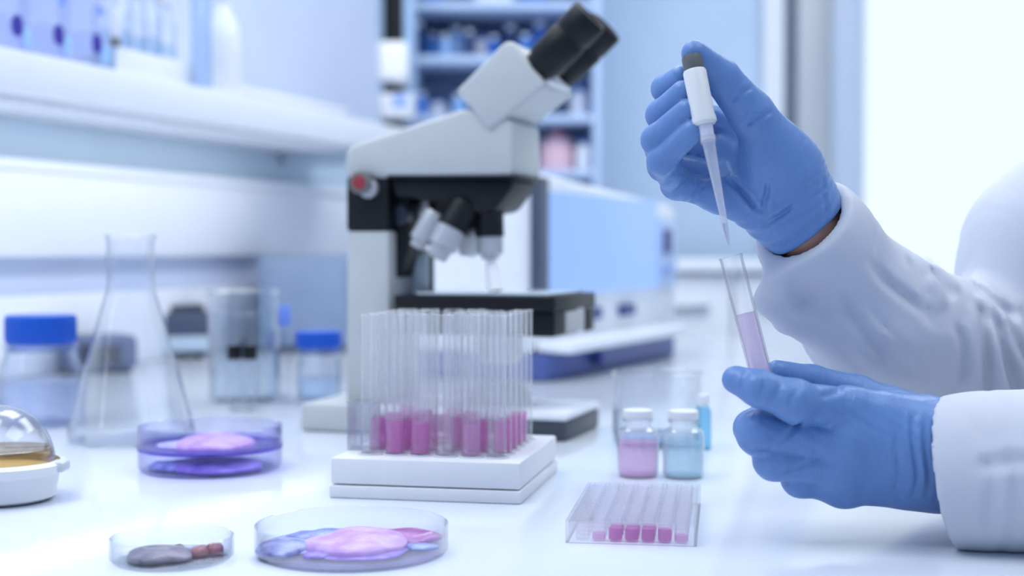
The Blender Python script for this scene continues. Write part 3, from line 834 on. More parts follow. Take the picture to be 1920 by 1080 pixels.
# large front dish
d2 = thing('petri_dish', 'large clear petri dish with pink and mauve samples at the front', 'petri dish', (-.1035, .915, BZ))
r = .0622
obj('bowl', lathe(vessel([(r - .003, 0), (r, .003), (r, .019)], .0014, .0022), 72, close=True), G_dish, d2)
obj('medium', lathe(cyl(r - .0018, .0024, .0045, .0008), 64), glass('lilac_medium', (240, 236, 255), (220, 212, 250), refl=.5, body=((236, 232, 254), .3)), d2)
sample('reflection_film', T_violet, d2, (.006, -.012, .0045), .034, .034, .0022, 52, wob=.15)  # thin violet films paint the purple reflection under the samples
sample('reflection_film', tissue('pale_violet_tissue', (170, 160, 226), (206, 200, 244)), d2, (-.034, .004, .0045), .020, .030, .0018, 53, wob=.2)
sample('sample', T_lilac, d2, (.004, -.004, .0056), .032, .038, .0078, 21, wob=.1)
sample('sample', T_mauve, d2, (.036, .024, .0046), .020, .020, .005, 25, R(-20), wob=.3)
sample('sample', T_blue, d2, (-.026, .028, .0046), .022, .014, .004, 23, R(10), wob=.35)
sample('sample', tissue('slate_violet_tissue', (84, 84, 170), (190, 200, 242)), d2, (-.042, -.012, .0046), .016, .026, .0055, 28, wob=.25)
sample('sample', T_blue, d2, (.045, -.008, .0046), .012, .008, .003, 29, wob=.3)
sample('sample', T_violet, d2, (-.018, -.036, .0046), .008, .006, .003, 31, wob=.3)
# small dish bottom left
d3 = thing('petri_dish', 'small clear petri dish with grey brown sample at the front', 'petri dish', (-.2145, .893, BZ))
r = .0385
obj('bowl', lathe(vessel([(r - .003, 0), (r, .003), (r, .015)], .0013, .0022), 56, close=True), G_dish, d3)
sample('sample', T_dark, d3, (-.008, -.003, .0024), .0205, .021, .0055, 41, wob=.2)
sample('sample', T_red, d3, (.016, .008, .0024), .006, .008, .005, 43, wob=.3)
sample('sample', T_red, d3, (.024, .012, .0024), .005, .006, .006, 45, wob=.35)
sample('sample', T_dark, d3, (.0, .016, .0024), .005, .006, .004, 47, wob=.3)
# domed dish at the left edge
d4 = thing('domed_dish', 'white dish of amber culture under a clear glass dome at the left edge', 'dish', (-.400, 1.108, BZ))
obj('bowl', lathe(vessel([(.034, 0), (.041, .003), (.0445, .021), (.0495, .023), (.0500, .029), (.0470, .031)], .0022, .004), 64, close=True), M_pwhite, d4)
obj('lug', Box((.040, -.012, .023), (.0535, .006, .0315), .003), mat('pale_grey_plastic', (206, 210, 218), .4), d4)
obj('medium', lathe(cyl(.0405, .005, .026, .001), 56), mat('cream_medium', (240, 226, 190), .4, sub=.2), d4)
obj('culture', lathe([(.0385, .0262), (.0395, .0262), (.0395, .0405), (.0385, .0405)], 56, close=True), glass('amber_film', (240, 218, 170), (226, 190, 120), refl=.5, base=.03), d4)
obj('amber_layer', lathe(cyl(.0385, .0385, .0405, .0006), 56), glass('amber_grey_film', (230, 224, 212), (220, 200, 160), refl=.6), d4)
dome = [(.0415 * math.cos(a), .0275 + .047 * math.sin(a)) for a in [R(x) for x in range(0, 86, 5)]] + [(0, .0745)]
din = [(max(r_ - .0014, 0), z - .0012) for r_, z in dome][::-1]
din[0] = (0, .0733)
obj('dome', lathe(dome + din, 64, close=True), glass('dome_glass', (252, 253, 255), (186, 198, 212), refl=1.1), d4)

# ------------------------------------------------------------------ flask, bottles, beaker on the left
c = G(247, 828); yy = c.y
fl = thing('conical_flask', 'tall clear conical flask on the bench left of the microscope', 'flask', (c.x, yy, BZ))
r = .064
prof = [(r - .008, 0), (r - .001, .004), (r, .012), (r - .003, .022), (.0305, .135), (.0250, .152), (.0238, .165), (.0238, .205), (.0262, .2105)]
obj('glass', lathe(vessel(prof, .0017, .0035), 64, close=True), glass('flask_glass', (251, 253, 255), (170, 186, 208), refl=1.1, power=3.2), fl)
def capped(px, by, label, hw, capw, ytop, ycap, liqz, liqm, neck):
    c = G(px, by); k = c.y / F
    r, rc = hw * k, capw * k
    z1 = P(px, ytop, c.y).z - BZ; z0 = P(px, ycap, c.y).z - BZ
    b = thing('media_bottle', label, 'bottle', (c.x, c.y, BZ))
    prof = [(r - .006, 0), (r, .005), (r, z0 * .60), (r * .93, z0 * .74), (rc * 1.02, z0 * .90), (rc * .9, z0 * .93), (rc * .9, z0 + .006)]
    obj('glass', lathe(vessel(prof, .002, .004), 56, close=True), glass('bottle_glass', (246, 250, 255), (150, 172, 214), refl=1.1), b)
    obj('liquid', lathe(cyl(r - .0035, .0045, liqz, .002), 48), liqm, b)
    cp = NB(); lathe(cyl(rc, z0, z1, .002), 48, bm=cp)
    co = obj('cap', cp, M_bluecap, b)
    for q in range(40):
        a = 2 * math.pi * q / 40
        if q == 0: rme = obj('grip_rib', Box((rc - .0004, -.0011, z0 + .004), (rc + .0007, .0011, z1 - .004), .0003, 1), M_bluecap, co).data; co.children[0].rotation_euler = (0, 0, a)
        else: obj('grip_rib', rme, None, co).rotation_euler = (0, 0, a)
    obj('pouring_ring', lathe([(rc * .9, z0 - .007), (rc * 1.04, z0 - .007), (rc * 1.06, z0 - .001), (rc * .9, z0 - .001)], 48, close=True), glass('blue_ring_plastic', (190, 205, 240), (150, 170, 230)), b)
    return b
capped(78, 796, 'wide clear media bottle with a blue screw cap at the left', 80, 64, 590, 644, .050, glass('lavender_water', (220, 226, 250), (150, 168, 226), refl=.8, base=.05), .9)
capped(598, 752, 'small clear bottle with a blue screw cap beside the microscope', 41, 42, 620, 652, .03, glass('faint_blue_liquid'), .9)
c = G(458, 752); r = 66 * c.y / F
bk = thing('beaker', 'tall clear beaker behind the black capped vials', 'beaker', (c.x, c.y, BZ))
hz = P(458, 545, c.y).z - BZ
obj('glass', lathe(vessel([(r - .004, 0), (r, .005), (r, hz - .003), (r + .0025, hz)], .0018, .004), 48, close=True), glass('beaker_glass', (243, 248, 252), (172, 190, 216), refl=1.1, base=.06), bk)
obj('liquid', lathe(cyl(r - .003, .0045, hz * .80, .002), 40), glass('grey_water', (244, 248, 251), (226, 234, 240), refl=.8, base=.05), bk)
obj('spout', Box((r - .002, -.006, hz - .012), (r + .010, .006, hz + .001), .003), glass('beaker_glass'), bk)
for k, (px, lb) in enumerate(((440, 'slim clear vial with a black cap before the tall beaker, nearer the flask'), (469, 'slim clear vial with a black cap before the tall beaker, nearer the microscope'))):
    c = G(px, 770); r = 13.5 * c.y / F
    zt = P(px, 647, c.y).z - BZ; zc = P(px, 674, c.y).z - BZ
    v = thing('sample_vial', lb, 'vial', (c.x, c.y, BZ))
    obj('glass', lathe(vessel([(r, 0), (r, zc * .93), (r * .8, zc * .97), (r * .8, zc + .001)], .001, .002), 28, close=True), G_clear, v)
    obj('cap', lathe(cyl(r * 1.02, zc, zt, .001), 28), M_black, v)
c = G(518, 748); r = 13 * c.y / F
v = thing('blue_tip_tube', 'slim clear tube with a blue stopper beside the tall beaker', 'tube', (c.x + .01, c.y, BZ))
zt = P(518, 572, c.y).z - BZ
obj('glass', lathe(vessel([(r * .8, 0), (r, .003), (r, zt * .8)], .001, .003), 28, close=True), G_clear, v)
obj('stopper', lathe([(0, zt * .78), (r * .8, zt * .78), (r * 1.1, zt * .82), (r * 1.0, zt), (0, zt)], 24), mat('soft_blue_stopper', (130, 164, 246), .4), v)

# ------------------------------------------------------------------ the person: seated at the right, facing left
def V3(*p): return np.array(P(*p), np.float32)
M_skin = mat('skin', (214, 164, 146), .5, var=.05, scale=30, bump=.1, bscale=300, sub=.15)
M_hair = mat('dark_hair', (60, 44, 36), .5, var=.2, scale=120)
M_coat = mat('white_cotton', (206, 210, 222), .85, var=.015, scale=25, bump=.12, bscale=900, spec=.2)
M_trous = mat('navy_cotton', (58, 66, 92), .8)
def glove_material():
    m = mat('blue_nitrile', (104, 141, 198), .36, var=.05, scale=22, bump=0, spec=.4)
    nt = m.node_tree; b = nt.nodes['Principled BSDF']
    tc = nt.nodes['Texture Coordinate']
    def wr(sc_, stretch, rot, det):
        mp_ = nt.nodes.new('ShaderNodeMapping'); mp_.inputs['Scale'].default_value = stretch; mp_.inputs['Rotation'].default_value = rot
        n = nt.nodes.new('ShaderNodeTexNoise'); n.inputs['Scale'].default_value = sc_; n.inputs['Detail'].default_value = det; n.inputs['Distortion'].default_value = .6
        nt.links.new(tc.outputs['Object'], mp_.inputs[0]); nt.links.new(mp_.outputs[0], n.inputs['Vector']); return n
    n1 = wr(60, (1, 1, .28), (0, R(35), 0), 3); n2 = wr(180, (1, 1, .4), (R(20), R(-30), 0), 2)
    add = nt.nodes.new('ShaderNodeMath'); add.operation = 'MULTIPLY_ADD'; add.inputs[1].default_value = .6
    nt.links.new(n2.outputs['Fac'], add.inputs[0]); nt.links.new(n1.outputs['Fac'], add.inputs[2])
    bp = nt.nodes.new('ShaderNodeBump'); bp.inputs['Strength'].default_value = .28; bp.inputs['Distance'].default_value = .004
    nt.links.new(add.outputs[0], bp.inputs['Height']); nt.links.new(bp.outputs[0], b.inputs['Normal'])
    return m
M_glove = glove_material()

person = thing('person', 'person in white lab coat and blue gloves pipetting at the bench', 'person', (.66, 1.0, 0))
PI_ = Matrix.Translation((-.66, -1.0, 0))
def pobj(name, me, m, parent=None):
    """The figure is modelled in place; shift its points so that they hang from the figure's own base."""
    o = obj(name, me, m, parent or person)
    if parent is None: me_ = o.data; me_.transform(PI_)
    else: o.data.transform(PI_)
    return o

# hand skeletons (x, y of the photograph and distance into the room)
LH = {
    'index': ([V3(1592, 768, .935), V3(1490, 752, .915), V3(1422, 728, .918), V3(1380, 712, .926)], [.0135, .0131, .0118, .0093]),
    'middle': ([V3(1580, 830, .932), V3(1424, 812, .932), V3(1410, 803, .957), V3(1435, 776, .972)], [.0142, .0140, .0120, .0095]),
    'ring': ([V3(1575, 876, .934), V3(1452, 862, .934), V3(1440, 845, .958), V3(1466, 812, .974)], [.0135, .0128, .0110, .0090]),
    'little': ([V3(1582, 914, .944), V3(1500, 898, .946), V3(1480, 878, .965), V3(1500, 850, .978)], [.0120, .0112, .0098, .0082]),
    'thumb': ([V3(1690, 790, .975), V3(1606, 741, .985), V3(1522, 716, .980), V3(1458, 699, .966)], [.0190, .0138, .0115, .0088]),
    'meta': [([1592, 768, .935], [1735, 795, .940]), ([1580, 826, .930], [1745, 835, .936]), ([1575, 876, .934], [1745, 872, .940]), ([1582, 914, .944], [1745, 906, .950])],
    'mr': [(.0142, .0165), (.0150, .0170), (.0140, .0165), (.0122, .0155)],
    'wrist': [V3(1735, 850, .948), V3(1800, 872, .955)],
}
RH = {
    'index': ([V3(1384, 232, 1.045), V3(1268, 205, 1.040), V3(1247, 166, 1.012), V3(1277, 143, .992)], [.0110, .0104, .0094, .0078]),
    'middle': ([V3(1368, 282, 1.048), V3(1252, 262, 1.038), V3(1238, 215, 1.000), V3(1280, 172, .981)], [.0112, .0108, .0098, .0080]),
    'ring': ([V3(1354, 330, 1.044), V3(1245, 310, 1.030), V3(1230, 262, .990), V3(1288, 207, .973)], [.0110, .0108, .0100, .0082]),
    'little': ([V3(1345, 368, 1.030), V3(1268, 345, 1.020), V3(1240, 302, .986), V3(1298, 246, .968)], [.0105, .0102, .0096, .0080]),
    'thumb': ([V3(1478, 318, 1.020), V3(1408, 212, 1.005), V3(1352, 144, .992), V3(1302, 100, .979)], [.0230, .0158, .0126, .0092]),
    'meta': [([1384, 232, 1.045], [1500, 350, 1.045]), ([1368, 282, 1.048], [1500, 380, 1.050]), ([1354, 330, 1.044], [1490, 410, 1.046]), ([1345, 362, 1.030], [1478, 424, 1.034])],
    'mr': [(.0125, .0165), (.0130, .0170), (.0125, .0165), (.0125, .0170)],
    'wrist': [V3(1500, 402, 1.034), V3(1560, 470, 1.052)],
}
def groove(p, a, b, w, dep, ymid):
    """A crease of depth dep along a-b on the side of the thing that lies before ymid."""
    ax, az, bx, bz = a[0], a[2], b[0], b[2]
    ux, uz = bx - ax, bz - az; L2 = ux * ux + uz * uz
    t = ((p[..., 0] - ax) * ux + (p[..., 2] - az) * uz) / L2
    tc_ = np.clip(t, 0, 1)
    L = L2 ** .5
    ww = .035 * L * np.sin(t * 5 + a[0] * 40) * np.clip(t * (1 - t) * 4, 0, 1)
    qx = p[..., 0] - ax - tc_ * ux + ww * uz / L; qz = p[..., 2] - az - tc_ * uz - ww * ux / L
    r = np.sqrt(qx * qx + qz * qz)
    fade = np.clip(tc_ * (1 - tc_) * 8, .0, 1) * (p[..., 1] < ymid)
    return dep * fade * (np.exp(-(r / w) ** 2) - .55 * np.exp(-((r - 2.1 * w) / (1.2 * w)) ** 2))
def hand_fn(H, right):
    ids = ('index', 'middle', 'ring', 'little')
    metas = [(V3(*a), V3(*b)) for a, b in H['meta']]
    def fn(p):
        palm = None
        for (a, b), (r0, r1) in zip(metas, H['mr']):
            c = cap(p, a, b, r0, r1)
            palm = c if palm is None else smin(palm, c, .014)
        # knuckle web, wrist and ball of the thumb
        for i in range(3):
            palm = smin(palm, cap(p, metas[i][0], metas[i + 1][0], H['mr'][i][0] * .92, H['mr'][i + 1][0] * .92), .008)
        tp, trd = H['thumb']
        palm = smin(palm, cap(p, H['wrist'][0], H['wrist'][1], .0285 if right else .0325, .0265 if right else .031), .02)
        th = chain(p, tp, trd, .004)
        wr = H['wrist'][0]
        ball = cap(p, tp[0], wr * .6 + tp[0] * .4, trd[0], .022)
        palm = smin(palm, ball, .018)
        web = cap(p, tp[1] * .45 + tp[0] * .55, metas[0][0] * .6 + metas[0][1] * .4, .0095, .0095)
        palm = smin(palm, web, .016)
        if right:
            palm = smin(palm, cap(p, V3(1450, 300, 1.022), V3(1480, 380, 1.028), .022, .022), .016)
        d = smin(palm, th, .010)
        for k in ids:
            pts, rad = H[k]
            f = chain(p, pts, rad, .004)
            # rounded pads on the joints and finger end
            f = smin(f, np.linalg.norm(p - pts[1], axis=-1) - rad[1] * 1.06, .004)
            d = np.minimum(d, smin(palm, f, .006))
        # loose glove: soft creases round the wrist and the finger roots
        w0, w1 = H['wrist']
        ax = (w1 - w0) / np.linalg.norm(w1 - w0)
        s_ = (p - w0) @ ax
        mask = np.exp(-((s_ + .012) / .026) ** 2)
        d = d + (.0006 if right else .0) * mask * np.sin(s_ * 620 + 14 * np.sin(p[..., 2] * 40 + 1) + 60 * p[..., 1])
        k0 = (metas[0][0] + metas[2][0]) / 2
        m2 = np.exp(-(np.linalg.norm(p - k0, axis=-1) / .045) ** 2)
        d = d + .0003 * m2 * np.sin((p[..., 0] * .8 + p[..., 2] * .6) * 520 + 5 * np.sin(p[..., 2] * 90))
        # crease lines pressed into the latex
        for a, b, r0, dep in H['creases']:
            d = d + groove(p, a, b, .0016, dep * 1.25, H['mid'])
        if 'cut' in H:
            q, n = H['cut']
            d = smax(d, (p - q) @ n, .002)
        return d
    return fn
LH['mid'], RH['mid'] = .945, 1.022
LH['creases'] = [(V3(1706, 935, .93), V3(1712, 765, .92), .0005, .0011), (V3(1672, 925, .93), V3(1682, 800, .92), .0005, .0006), (V3(1728, 935, .93), V3(1734, 770, .92), .0005, .0006),
    (V3(1440, 700, .9), V3(1425, 760, .9), .0005, .0007), (V3(1470, 712, .9), V3(1445, 770, .9), .0005, .0007), (V3(1405, 695, .9), V3(1398, 735, .9), .0005, .0006), (V3(1500, 722, .9), V3(1480, 765, .9), .0005, .0007),
    (V3(1480, 900, .9), V3(1545, 868, .9), .0005, .0011), (V3(1540, 750, .9), V3(1600, 735, .9), .0005, .0009), (V3(1470, 845, .9), V3(1515, 790, .9), .0005, .0012), (V3(1415, 852, .9), V3(1462, 848, .9), .0005, .0012)]
RH['creases'] = [(V3(1360, 330, 1.01), V3(1432, 400, 1.01), .0006, .0016), (V3(1432, 400, 1.01), V3(1440, 340, 1.0), .0006, .0014), (V3(1430, 432, 1.01), V3(1490, 380, 1.0), .0006, .0016),
                 (V3(1240, 345, 1.0), V3(1275, 318, 1.0), .0005, .0012), (V3(1262, 365, 1.0), V3(1300, 330, 1.0), .0005, .0012), (V3(1292, 388, 1.01), V3(1326, 340, 1.0), .0005, .0012),
                 (V3(1400, 235, .985), V3(1450, 205, .99), .0005, .0012), (V3(1370, 190, .98), V3(1412, 160, .985), .0005, .0010), (V3(1540, 330, 1.01), V3(1552, 420, 1.01), .0005, .001)]
lw = V3(1800, 872, .955) - V3(1735, 850, .948); lw /= np.linalg.norm(lw)
LH['cut'] = (V3(1790, 868, .955), lw)
rw = V3(1555, 470, 1.04) - V3(1500, 402, 1.036); rw /= np.linalg.norm(rw)
RH['cut'] = (V3(1524, 424, 1.036), rw)
def bounds(H, pad=.03):
    pts = [q for k in ('index', 'middle', 'ring', 'little', 'thumb') for q in H[k][0]] + [V3(*b) for _, b in H['meta']] + list(H['wrist'])
    a = np.array(pts); return a.min(0) - pad, a.max(0) + pad

# arms: wrist, elbow, shoulder
LW, LE, LS = V3(1760, 872, .955), np.array([.50, .87, BZ + .075]), np.array([.60, .80, BZ + .30])
RW, RE, RS = V3(1512, 432, 1.040), V3(1885, 690, 1.17), np.array([.57, 1.20, BZ + .31])
def body_fn(p):
    d = smin(ell(p, (.645, 1.0, BZ + .10), (.10, .165, .30)), ell(p, (.64, 1.0, BZ - .2), (.11, .17, .14)), .08)
    for S_, E_, W_ in ((LS, LE, LW), (RS, RE, RW)):
        d = smin(d, chain(p, [(.63, 1.0, BZ + .30), S_, E_], [.05, .046, .034], .02), .04)
        d = smin(d, cap(p, E_, W_, .032, .0255), .015)
    d = smin(d, cap(p, (.635, 1.0, BZ + .34), (.615, 1.0, BZ + .47), .055, .05), .04)
    hd_ = smin(ell(p, (.60, 1.0, BZ + .57), (.095, .075, .115)), ell(p, (.565, 1.0, BZ + .505), (.06, .052, .06)), .03)
    hd_ = smin(hd_, cap(p, (.508, 1.0, BZ + .565), (.490, 1.0, BZ + .535), .009, .013), .012)
    for sg in (-1, 1):
        hd_ = smin(hd_, ell(p, (.61, 1.0 + sg * .078, BZ + .555), (.02, .010, .032)), .008)
        hd_ = smax(hd_, -(np.linalg.norm(p - np.array([.505, 1.0 + sg * .032, BZ + .572], np.float32), axis=-1) - .013), .012)
    hd_ = smin(hd_, cap(p, (.508, .984, BZ + .497), (.508, 1.016, BZ + .497), .007, .007), .006)
    return smin(d, hd_, .03)
pobj('body', sdf_mesh('body', body_fn, (.05, .72, BZ - .36), (.80, 1.30, BZ + .72), .006, 2), M_skin)
for sg in (-1, 1):
    pobj('eye', lathe([(0, -.011), (.008, -.008), (.011, 0), (.008, .008), (0, .011)], 16, Matrix.Translation((.512, 1.0 + sg * .032, BZ + .571))), M_pwhite)
def hair_fn(p):
    d = ell(p, (.612, 1.0, BZ + .585), (.105, .086, .122))
    cut = (p[..., 0] - .555) * -1 + (p[..., 2] - BZ - .60) * -.55
    d = smax(d, cut, .01)
    return smax(d, BZ + .50 - p[..., 2], .02) + .002 * np.sin(p[..., 1] * 300 + 20 * np.sin(p[..., 0] * 30))
pobj('hair', sdf_mesh('hair', hair_fn, (.48, .88, BZ + .45), (.76, 1.12, BZ + .74), .006, 1), M_hair)
def trous_fn(p):
    d = ell(p, (.66, 1.0, BZ - .33), (.13, .19, .13))
    for sg in (-1, 1):
        d = smin(d, chain(p, [(.66, 1 + sg * .10, BZ - .35), (.56, 1 + sg * .12, BZ - .36), (.57, 1 + sg * .12, .10)], [.085, .068, .05], .03), .03)
    return d
pobj('trousers', sdf_mesh('trousers', trous_fn, (.42, .72, .0), (.86, 1.28, BZ - .12), .012, 2), M_trous)
for sg in (-1, 1):
    pobj('shoe', blob(.13, .05, .10, 4, wob=.05, lump=.1), M_black).location = (-.13, sg * .12, .0)

def glove(name, H, right):
    lo, hi = bounds(H)
    return pobj(name, sdf_mesh(name, hand_fn(H, right), lo, hi, .0013, 2), M_glove)
gl_ = glove('glove', LH, False); gl_['label'] = 'blue nitrile glove holding the test tube'
gr_ = glove('glove', RH, True); gr_['label'] = 'blue nitrile glove holding the pipette'

# lab coat
def coat_fn(p):
    d = smin(ell(p, (.65, 1.0, BZ + .09), (.125, .195, .32)), ell(p, (.655, 1.0, BZ - .22), (.15, .21, .22)), .08)
    d = smin(d, cap(p, LS, np.array([.62, 1.0, BZ + .345]), .068, .07), .05)
    d = smin(d, cap(p, RS, np.array([.62, 1.0, BZ + .345]), .068, .07), .05)
    d = smax(d, p[..., 2] - (BZ + .40), .01)
    d = smax(d, -(cap(p, (.635, 1.0, BZ + .30), (.61, 1.0, BZ + .55), .06, .085)), .008)
    return d + .004 * np.sin(p[..., 2] * 45 + 6 * np.sin(p[..., 1] * 22)) * np.exp(-((p[..., 2] - BZ + .02) / .15) ** 2)
coat = pobj('lab_coat', sdf_mesh('lab_coat', coat_fn, (.40, .70, BZ - .48), (.86, 1.30, BZ + .46), .009, 2), M_coat)
def folds(p, c, u, wl, amp, spread, ph=0.):
    """Soft parallel cloth folds round the point c, crest lines across direction u."""
    q = p - np.asarray(c, np.float32)
    u = np.asarray(u, np.float32); u = u / np.linalg.norm(u)
    s_ = q @ u
    m = np.exp(-(np.linalg.norm(q, axis=-1) / spread) ** 2)
    x = s_ / wl + .35 * np.sin(q[..., 2] / .05 + ph) + .3 * np.sin(q[..., 1] / .06)
    return amp * m * (1 - np.abs(np.sin(x * np.pi)) * 2 * .9)
def cloth(p, u, amp, f=1.):
    """Irregular soft creases of worn cotton, running across direction u."""
    u = np.asarray(u, np.float32); u = u / np.linalg.norm(u)
    x, y, z = p[..., 0], p[..., 1], p[..., 2]
    s_ = p @ u
    a = np.sin(s_ * 95 * f + 2.2 * np.sin(x * 31 * f + z * 17) + 1.7 * np.sin(y * 37 * f - z * 23 * f + 1))
    b = np.sin(s_ * 58 * f + 2.6 * np.sin(z * 41 * f + 2) + 1.3 * np.sin(x * 53 * f))
    e_ = np.clip(np.sin(x * 33 + 1.2) * np.sin(z * 29 + y * 17 + .4) + .45, 0, 1)
    return amp * e_ * ((1 - np.abs(a)) ** 2 * 1.6 - .5 + .6 * b)
# left sleeve, lying on the bench
la0 = V3(1768, 886, .940)
la1 = V3(1850, 886, .938)
la2 = np.array([.50, .875, BZ + .070], np.float32)
def lsleeve(p):
    d = chain(p, [la0, la1, la2], [.0485, .0490, .066], .02)
    d = smin(d, chain(p, [la2, LS], [.066, .068], .02), .03)
    ax = la1 - la0; ax = ax / np.linalg.norm(ax)
    s_ = (p - la0) @ ax
    d = d + folds(p, la2 + np.array([-.05, -.02, .03], np.float32), (1, 0, -.5), .034, .004, .09)
    d = d + cloth(p, (1, .1, .35), .0014) * np.clip((s_ - .015) / .04, 0, 1)
    d = d + .0012 * np.exp(-((s_ - .031) / .0016) ** 2)                      # stitched cuff seam
    bulge = .010 * ((p[..., 2] - la0[2]) / .05) ** 1 * 1.0
    # the cuff's edge leans: its lower side reaches further up the arm
    e_ = s_ + .16 * (p[..., 2] - la0[2]) - .45 * (p[..., 1] - la0[1]) - .004
    d = smax(d, -e_ , .0015)
    d = d + groove(p, V3(1815, 868, .9), V3(1960, 858, .9), .004, .0022, .94) + groove(p, V3(1828, 760, .9), V3(1850, 1015, .9), .0035, .0014, .94)
    hollow = cap(p, la0 - ax * .03, la0 + ax * .05, .0425, .040)
    d = smax(d, -hollow, .002)
    return smax(d, (BZ + .0004) - p[..., 2], .001)
sl = pobj('sleeve', sdf_mesh('sleeve', lsleeve, (.22, .76, BZ - .004), (.70, 1.02, BZ + .40), .0026, 2), M_coat, coat)
# right sleeve, raised forearm
ra1, ra2 = V3(1632, 590, 1.085), V3(1892, 700, 1.18)
ru1 = V3(1965, 470, 1.19)
c0 = V3(1503, 412, 1.034); c1 = V3(1580, 510, 1.062)
cax = (c1 - c0) / np.linalg.norm(c1 - c0)
RCREASE = [(V3(1812, 560, 1.115), V3(1836, 760, 1.125), .0045, .0060), (V3(1838, 575, 1.115), V3(1897, 755, 1.13), .0045, .0065), (V3(1868, 590, 1.12), V3(1935, 725, 1.14), .0045, .0065),
           (V3(1795, 530, 1.16), V3(1900, 600, 1.12), .0045, .0060), (V3(1722, 500, 1.10), V3(1775, 560, 1.09), .005, .0040), (V3(1690, 480, 1.07), V3(1740, 590, 1.05), .004, .003),
           (V3(1600, 480, 1.05), V3(1760, 620, 1.045), .0035, .0026), (V3(1575, 530, 1.02), V3(1655, 690, 1.04), .004, .0026), (V3(1760, 600, 1.10), V3(1800, 720, 1.10), .004, .004), (V3(1660, 640, 1.0), V3(1760, 720, 1.0), .005, .003)]
def rsleeve(p):
    d = chain(p, [c0 - cax * .03, V3(1535, 458, 1.046), ra1, ra2], [.0345, .0360, .0490, .062], .03)
    d = smin(d, chain(p, [ra2, ru1, RS], [.062, .064, .070], .03), .018)
    lobe = chain(p, [V3(1474, 470, 1.022), V3(1446, 562, 1.026), V3(1478, 596, 1.032), V3(1600, 630, 1.06)], [.008, .0115, .0110, .026], .006)
    d = smin(d, lobe, .016)
    for a_, b_, w_, dp in RCREASE:
        d = d + groove(p, a_, b_, w_, dp, 1.16)
    up = np.clip((p[..., 0] - .355) / .03, 0, 1) * np.clip((p[..., 2] - BZ - .13) / .03, 0, 1)
    d = d + cloth(p, (.75, .2, .55), .0016) * (1 - .8 * up)
    # hem line of the turned cuff
    hem = (p - V3(1560, 480, 1.04)) @ cax
    d = d + .0010 * np.exp(-(hem / .0018) ** 2)
    # wrist opening
    hol = cap(p, c0 - cax * .07, V3(1535, 458, 1.046) + cax * .01, .0305, .0300)
    d = smax(d, -hol, .0015)
    nn = np.array([-.60, -.50, .62], np.float32); nn /= np.linalg.norm(nn)
    return smax(d, (p - V3(1510, 434, 1.032)) @ nn - .004, .0015)
sr = pobj('sleeve', sdf_mesh('sleeve', rsleeve, (.15, .96, BZ + .02), (.68, 1.32, BZ + .40), .0022, 2), M_coat, coat)
for z in (.25, .12, -.02, -.16):
    cx_ = None
    pobj('button', lathe(cyl(.009, 0, .003, .001), 16, Matrix.Translation((.523 if z > 0 else .51, 1.0, BZ + z)) @ Matrix.Rotation(R(-90), 4, 'Y')), M_pwhite, coat)
pobj('collar', prism([(.585, BZ + .30), (.62, BZ + .42), (.66, BZ + .415), (.60, BZ + .29)], .93, 1.07, .008), M_coat, coat)

st = thing('lab_stool', 'round grey laboratory stool under the person in the lab coat', 'stool', (.69, 1.0, 0))
obj('seat', lathe(cyl(.18, .39, .436, .015), 40), M_dark, st)
obj('column', lathe(cyl(.03, .05, .40), 24), M_steel, st)
for k in range(5):
    a = 2 * math.pi * k / 5
    lg = obj('leg', tube_path([(0, 0, .07), (.24 * math.cos(a), .24 * math.sin(a), .045)], [.018, .012], 10), M_steel, st)
    obj('caster', lathe(cyl(.02, 0, .036, .006), 16, Matrix.Translation((.24 * math.cos(a), .24 * math.sin(a), 0))), M_black, lg)

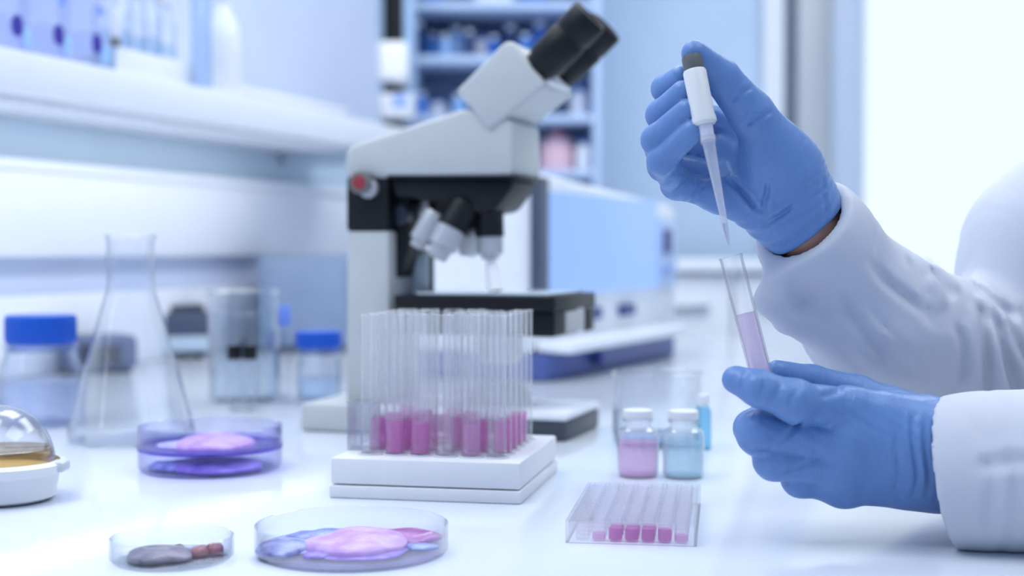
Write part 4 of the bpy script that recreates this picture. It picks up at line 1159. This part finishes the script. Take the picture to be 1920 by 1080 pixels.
# ------------------------------------------------------------------ pipette and tube in the hands
pa, pb = P(1297, 108, .972), P(1367, 461, .948)
Lp = (pb - pa).length
k_ = .972 / F
M_tip = glass('pipette_tip_plastic', (250, 251, 255), (200, 210, 230), refl=1.0, rough=.08, base=.06, power=2.6, body=((250, 250, 253), .2))
pip = thing('pipette', 'slim white pipette with dark plunger held by the upper glove', 'pipette', pa, 0)
pm = along((0, 0, 0), pb - pa)
def fr(px): return px / 360 * Lp
obj('plunger', lathe([(0, fr(-4)), (18 * k_, fr(-3)), (19.5 * k_, fr(3)), (19.5 * k_, fr(22)), (18 * k_, fr(27)), (0, fr(27))], 32, pm), mat('plunger_grey', (98, 99, 100), .45), pip)
obj('grip', lathe([(0, fr(25)), (20 * k_, fr(25)), (22 * k_, fr(29)), (21.5 * k_, fr(112)), (23 * k_, fr(118)), (23 * k_, fr(126)), (18 * k_, fr(131)), (0, fr(131))], 36, pm), mat('pipette_white', (226, 226, 228), .35, var=.01), pip)
obj('shaft', lathe([(0, fr(130)), (14.5 * k_, fr(130)), (13 * k_, fr(150)), (13 * k_, fr(160)), (0, fr(160))], 28, pm), mat('pale_shaft_plastic', (214, 216, 230), .25, sub=.2), pip)
obj('tip', lathe(vessel([(2.2 * k_, fr(360)), (6 * k_, fr(318)), (8.5 * k_, fr(250)), (12.5 * k_, fr(170)), (14.5 * k_, fr(163)), (14.5 * k_, fr(154))][::1], .0006, fr(359))[1:-2] if False else
    [(2.0 * k_, fr(360)), (6 * k_, fr(316)), (8.8 * k_, fr(240)), (12.2 * k_, fr(168)), (15 * k_, fr(164)), (15 * k_, fr(152)), (13.6 * k_, fr(152)), (11.2 * k_, fr(168)), (7.6 * k_, fr(240)), (4.8 * k_, fr(316)), (1.2 * k_, fr(360))], 28, pm, close=True), M_tip, pip)
obj('drawn_liquid', lathe([(0, fr(357)), (1.1 * k_, fr(357)), (4.6 * k_, fr(317)), (0, fr(317))], 20, pm), refractive('clear_liquid', (236, 240, 252), 1.33), pip)

ta, tb = P(1370, 481, .947), P(1440, 752, .943)
Lt = (tb - ta).length
tt = thing('test_tube', 'clear test tube of pale pink liquid pinched in the lower blue glove', 'test tube', tb, 0)
tm = along((0, 0, 0), ta - tb)
tr2 = .0076
obj('glass', lathe(vessel([(.002, 0), (.0055, .0012), (tr2, .006), (tr2, Lt - .002), (tr2 + .0005, Lt)], .0010, .0018), 40, tm, close=True), glass('held_tube_glass', (255, 255, 255), (160, 174, 200), refl=1.3, base=.04, power=3.2), tt)
zl = Lt * (1 - 110 / 280)
obj('liquid', lathe([(0, .0022), (.004, .003), (tr2 - .0011, .0072), (tr2 - .0011, zl - .0005), (tr2 - .0010, zl), (tr2 - .0022, zl - .0006), (0, zl - .0007)], 40, tm), glass('held_pink_liquid', (250, 232, 248), (222, 186, 230), refl=.9, base=.05, body=((238, 222, 244), .35)), tt)
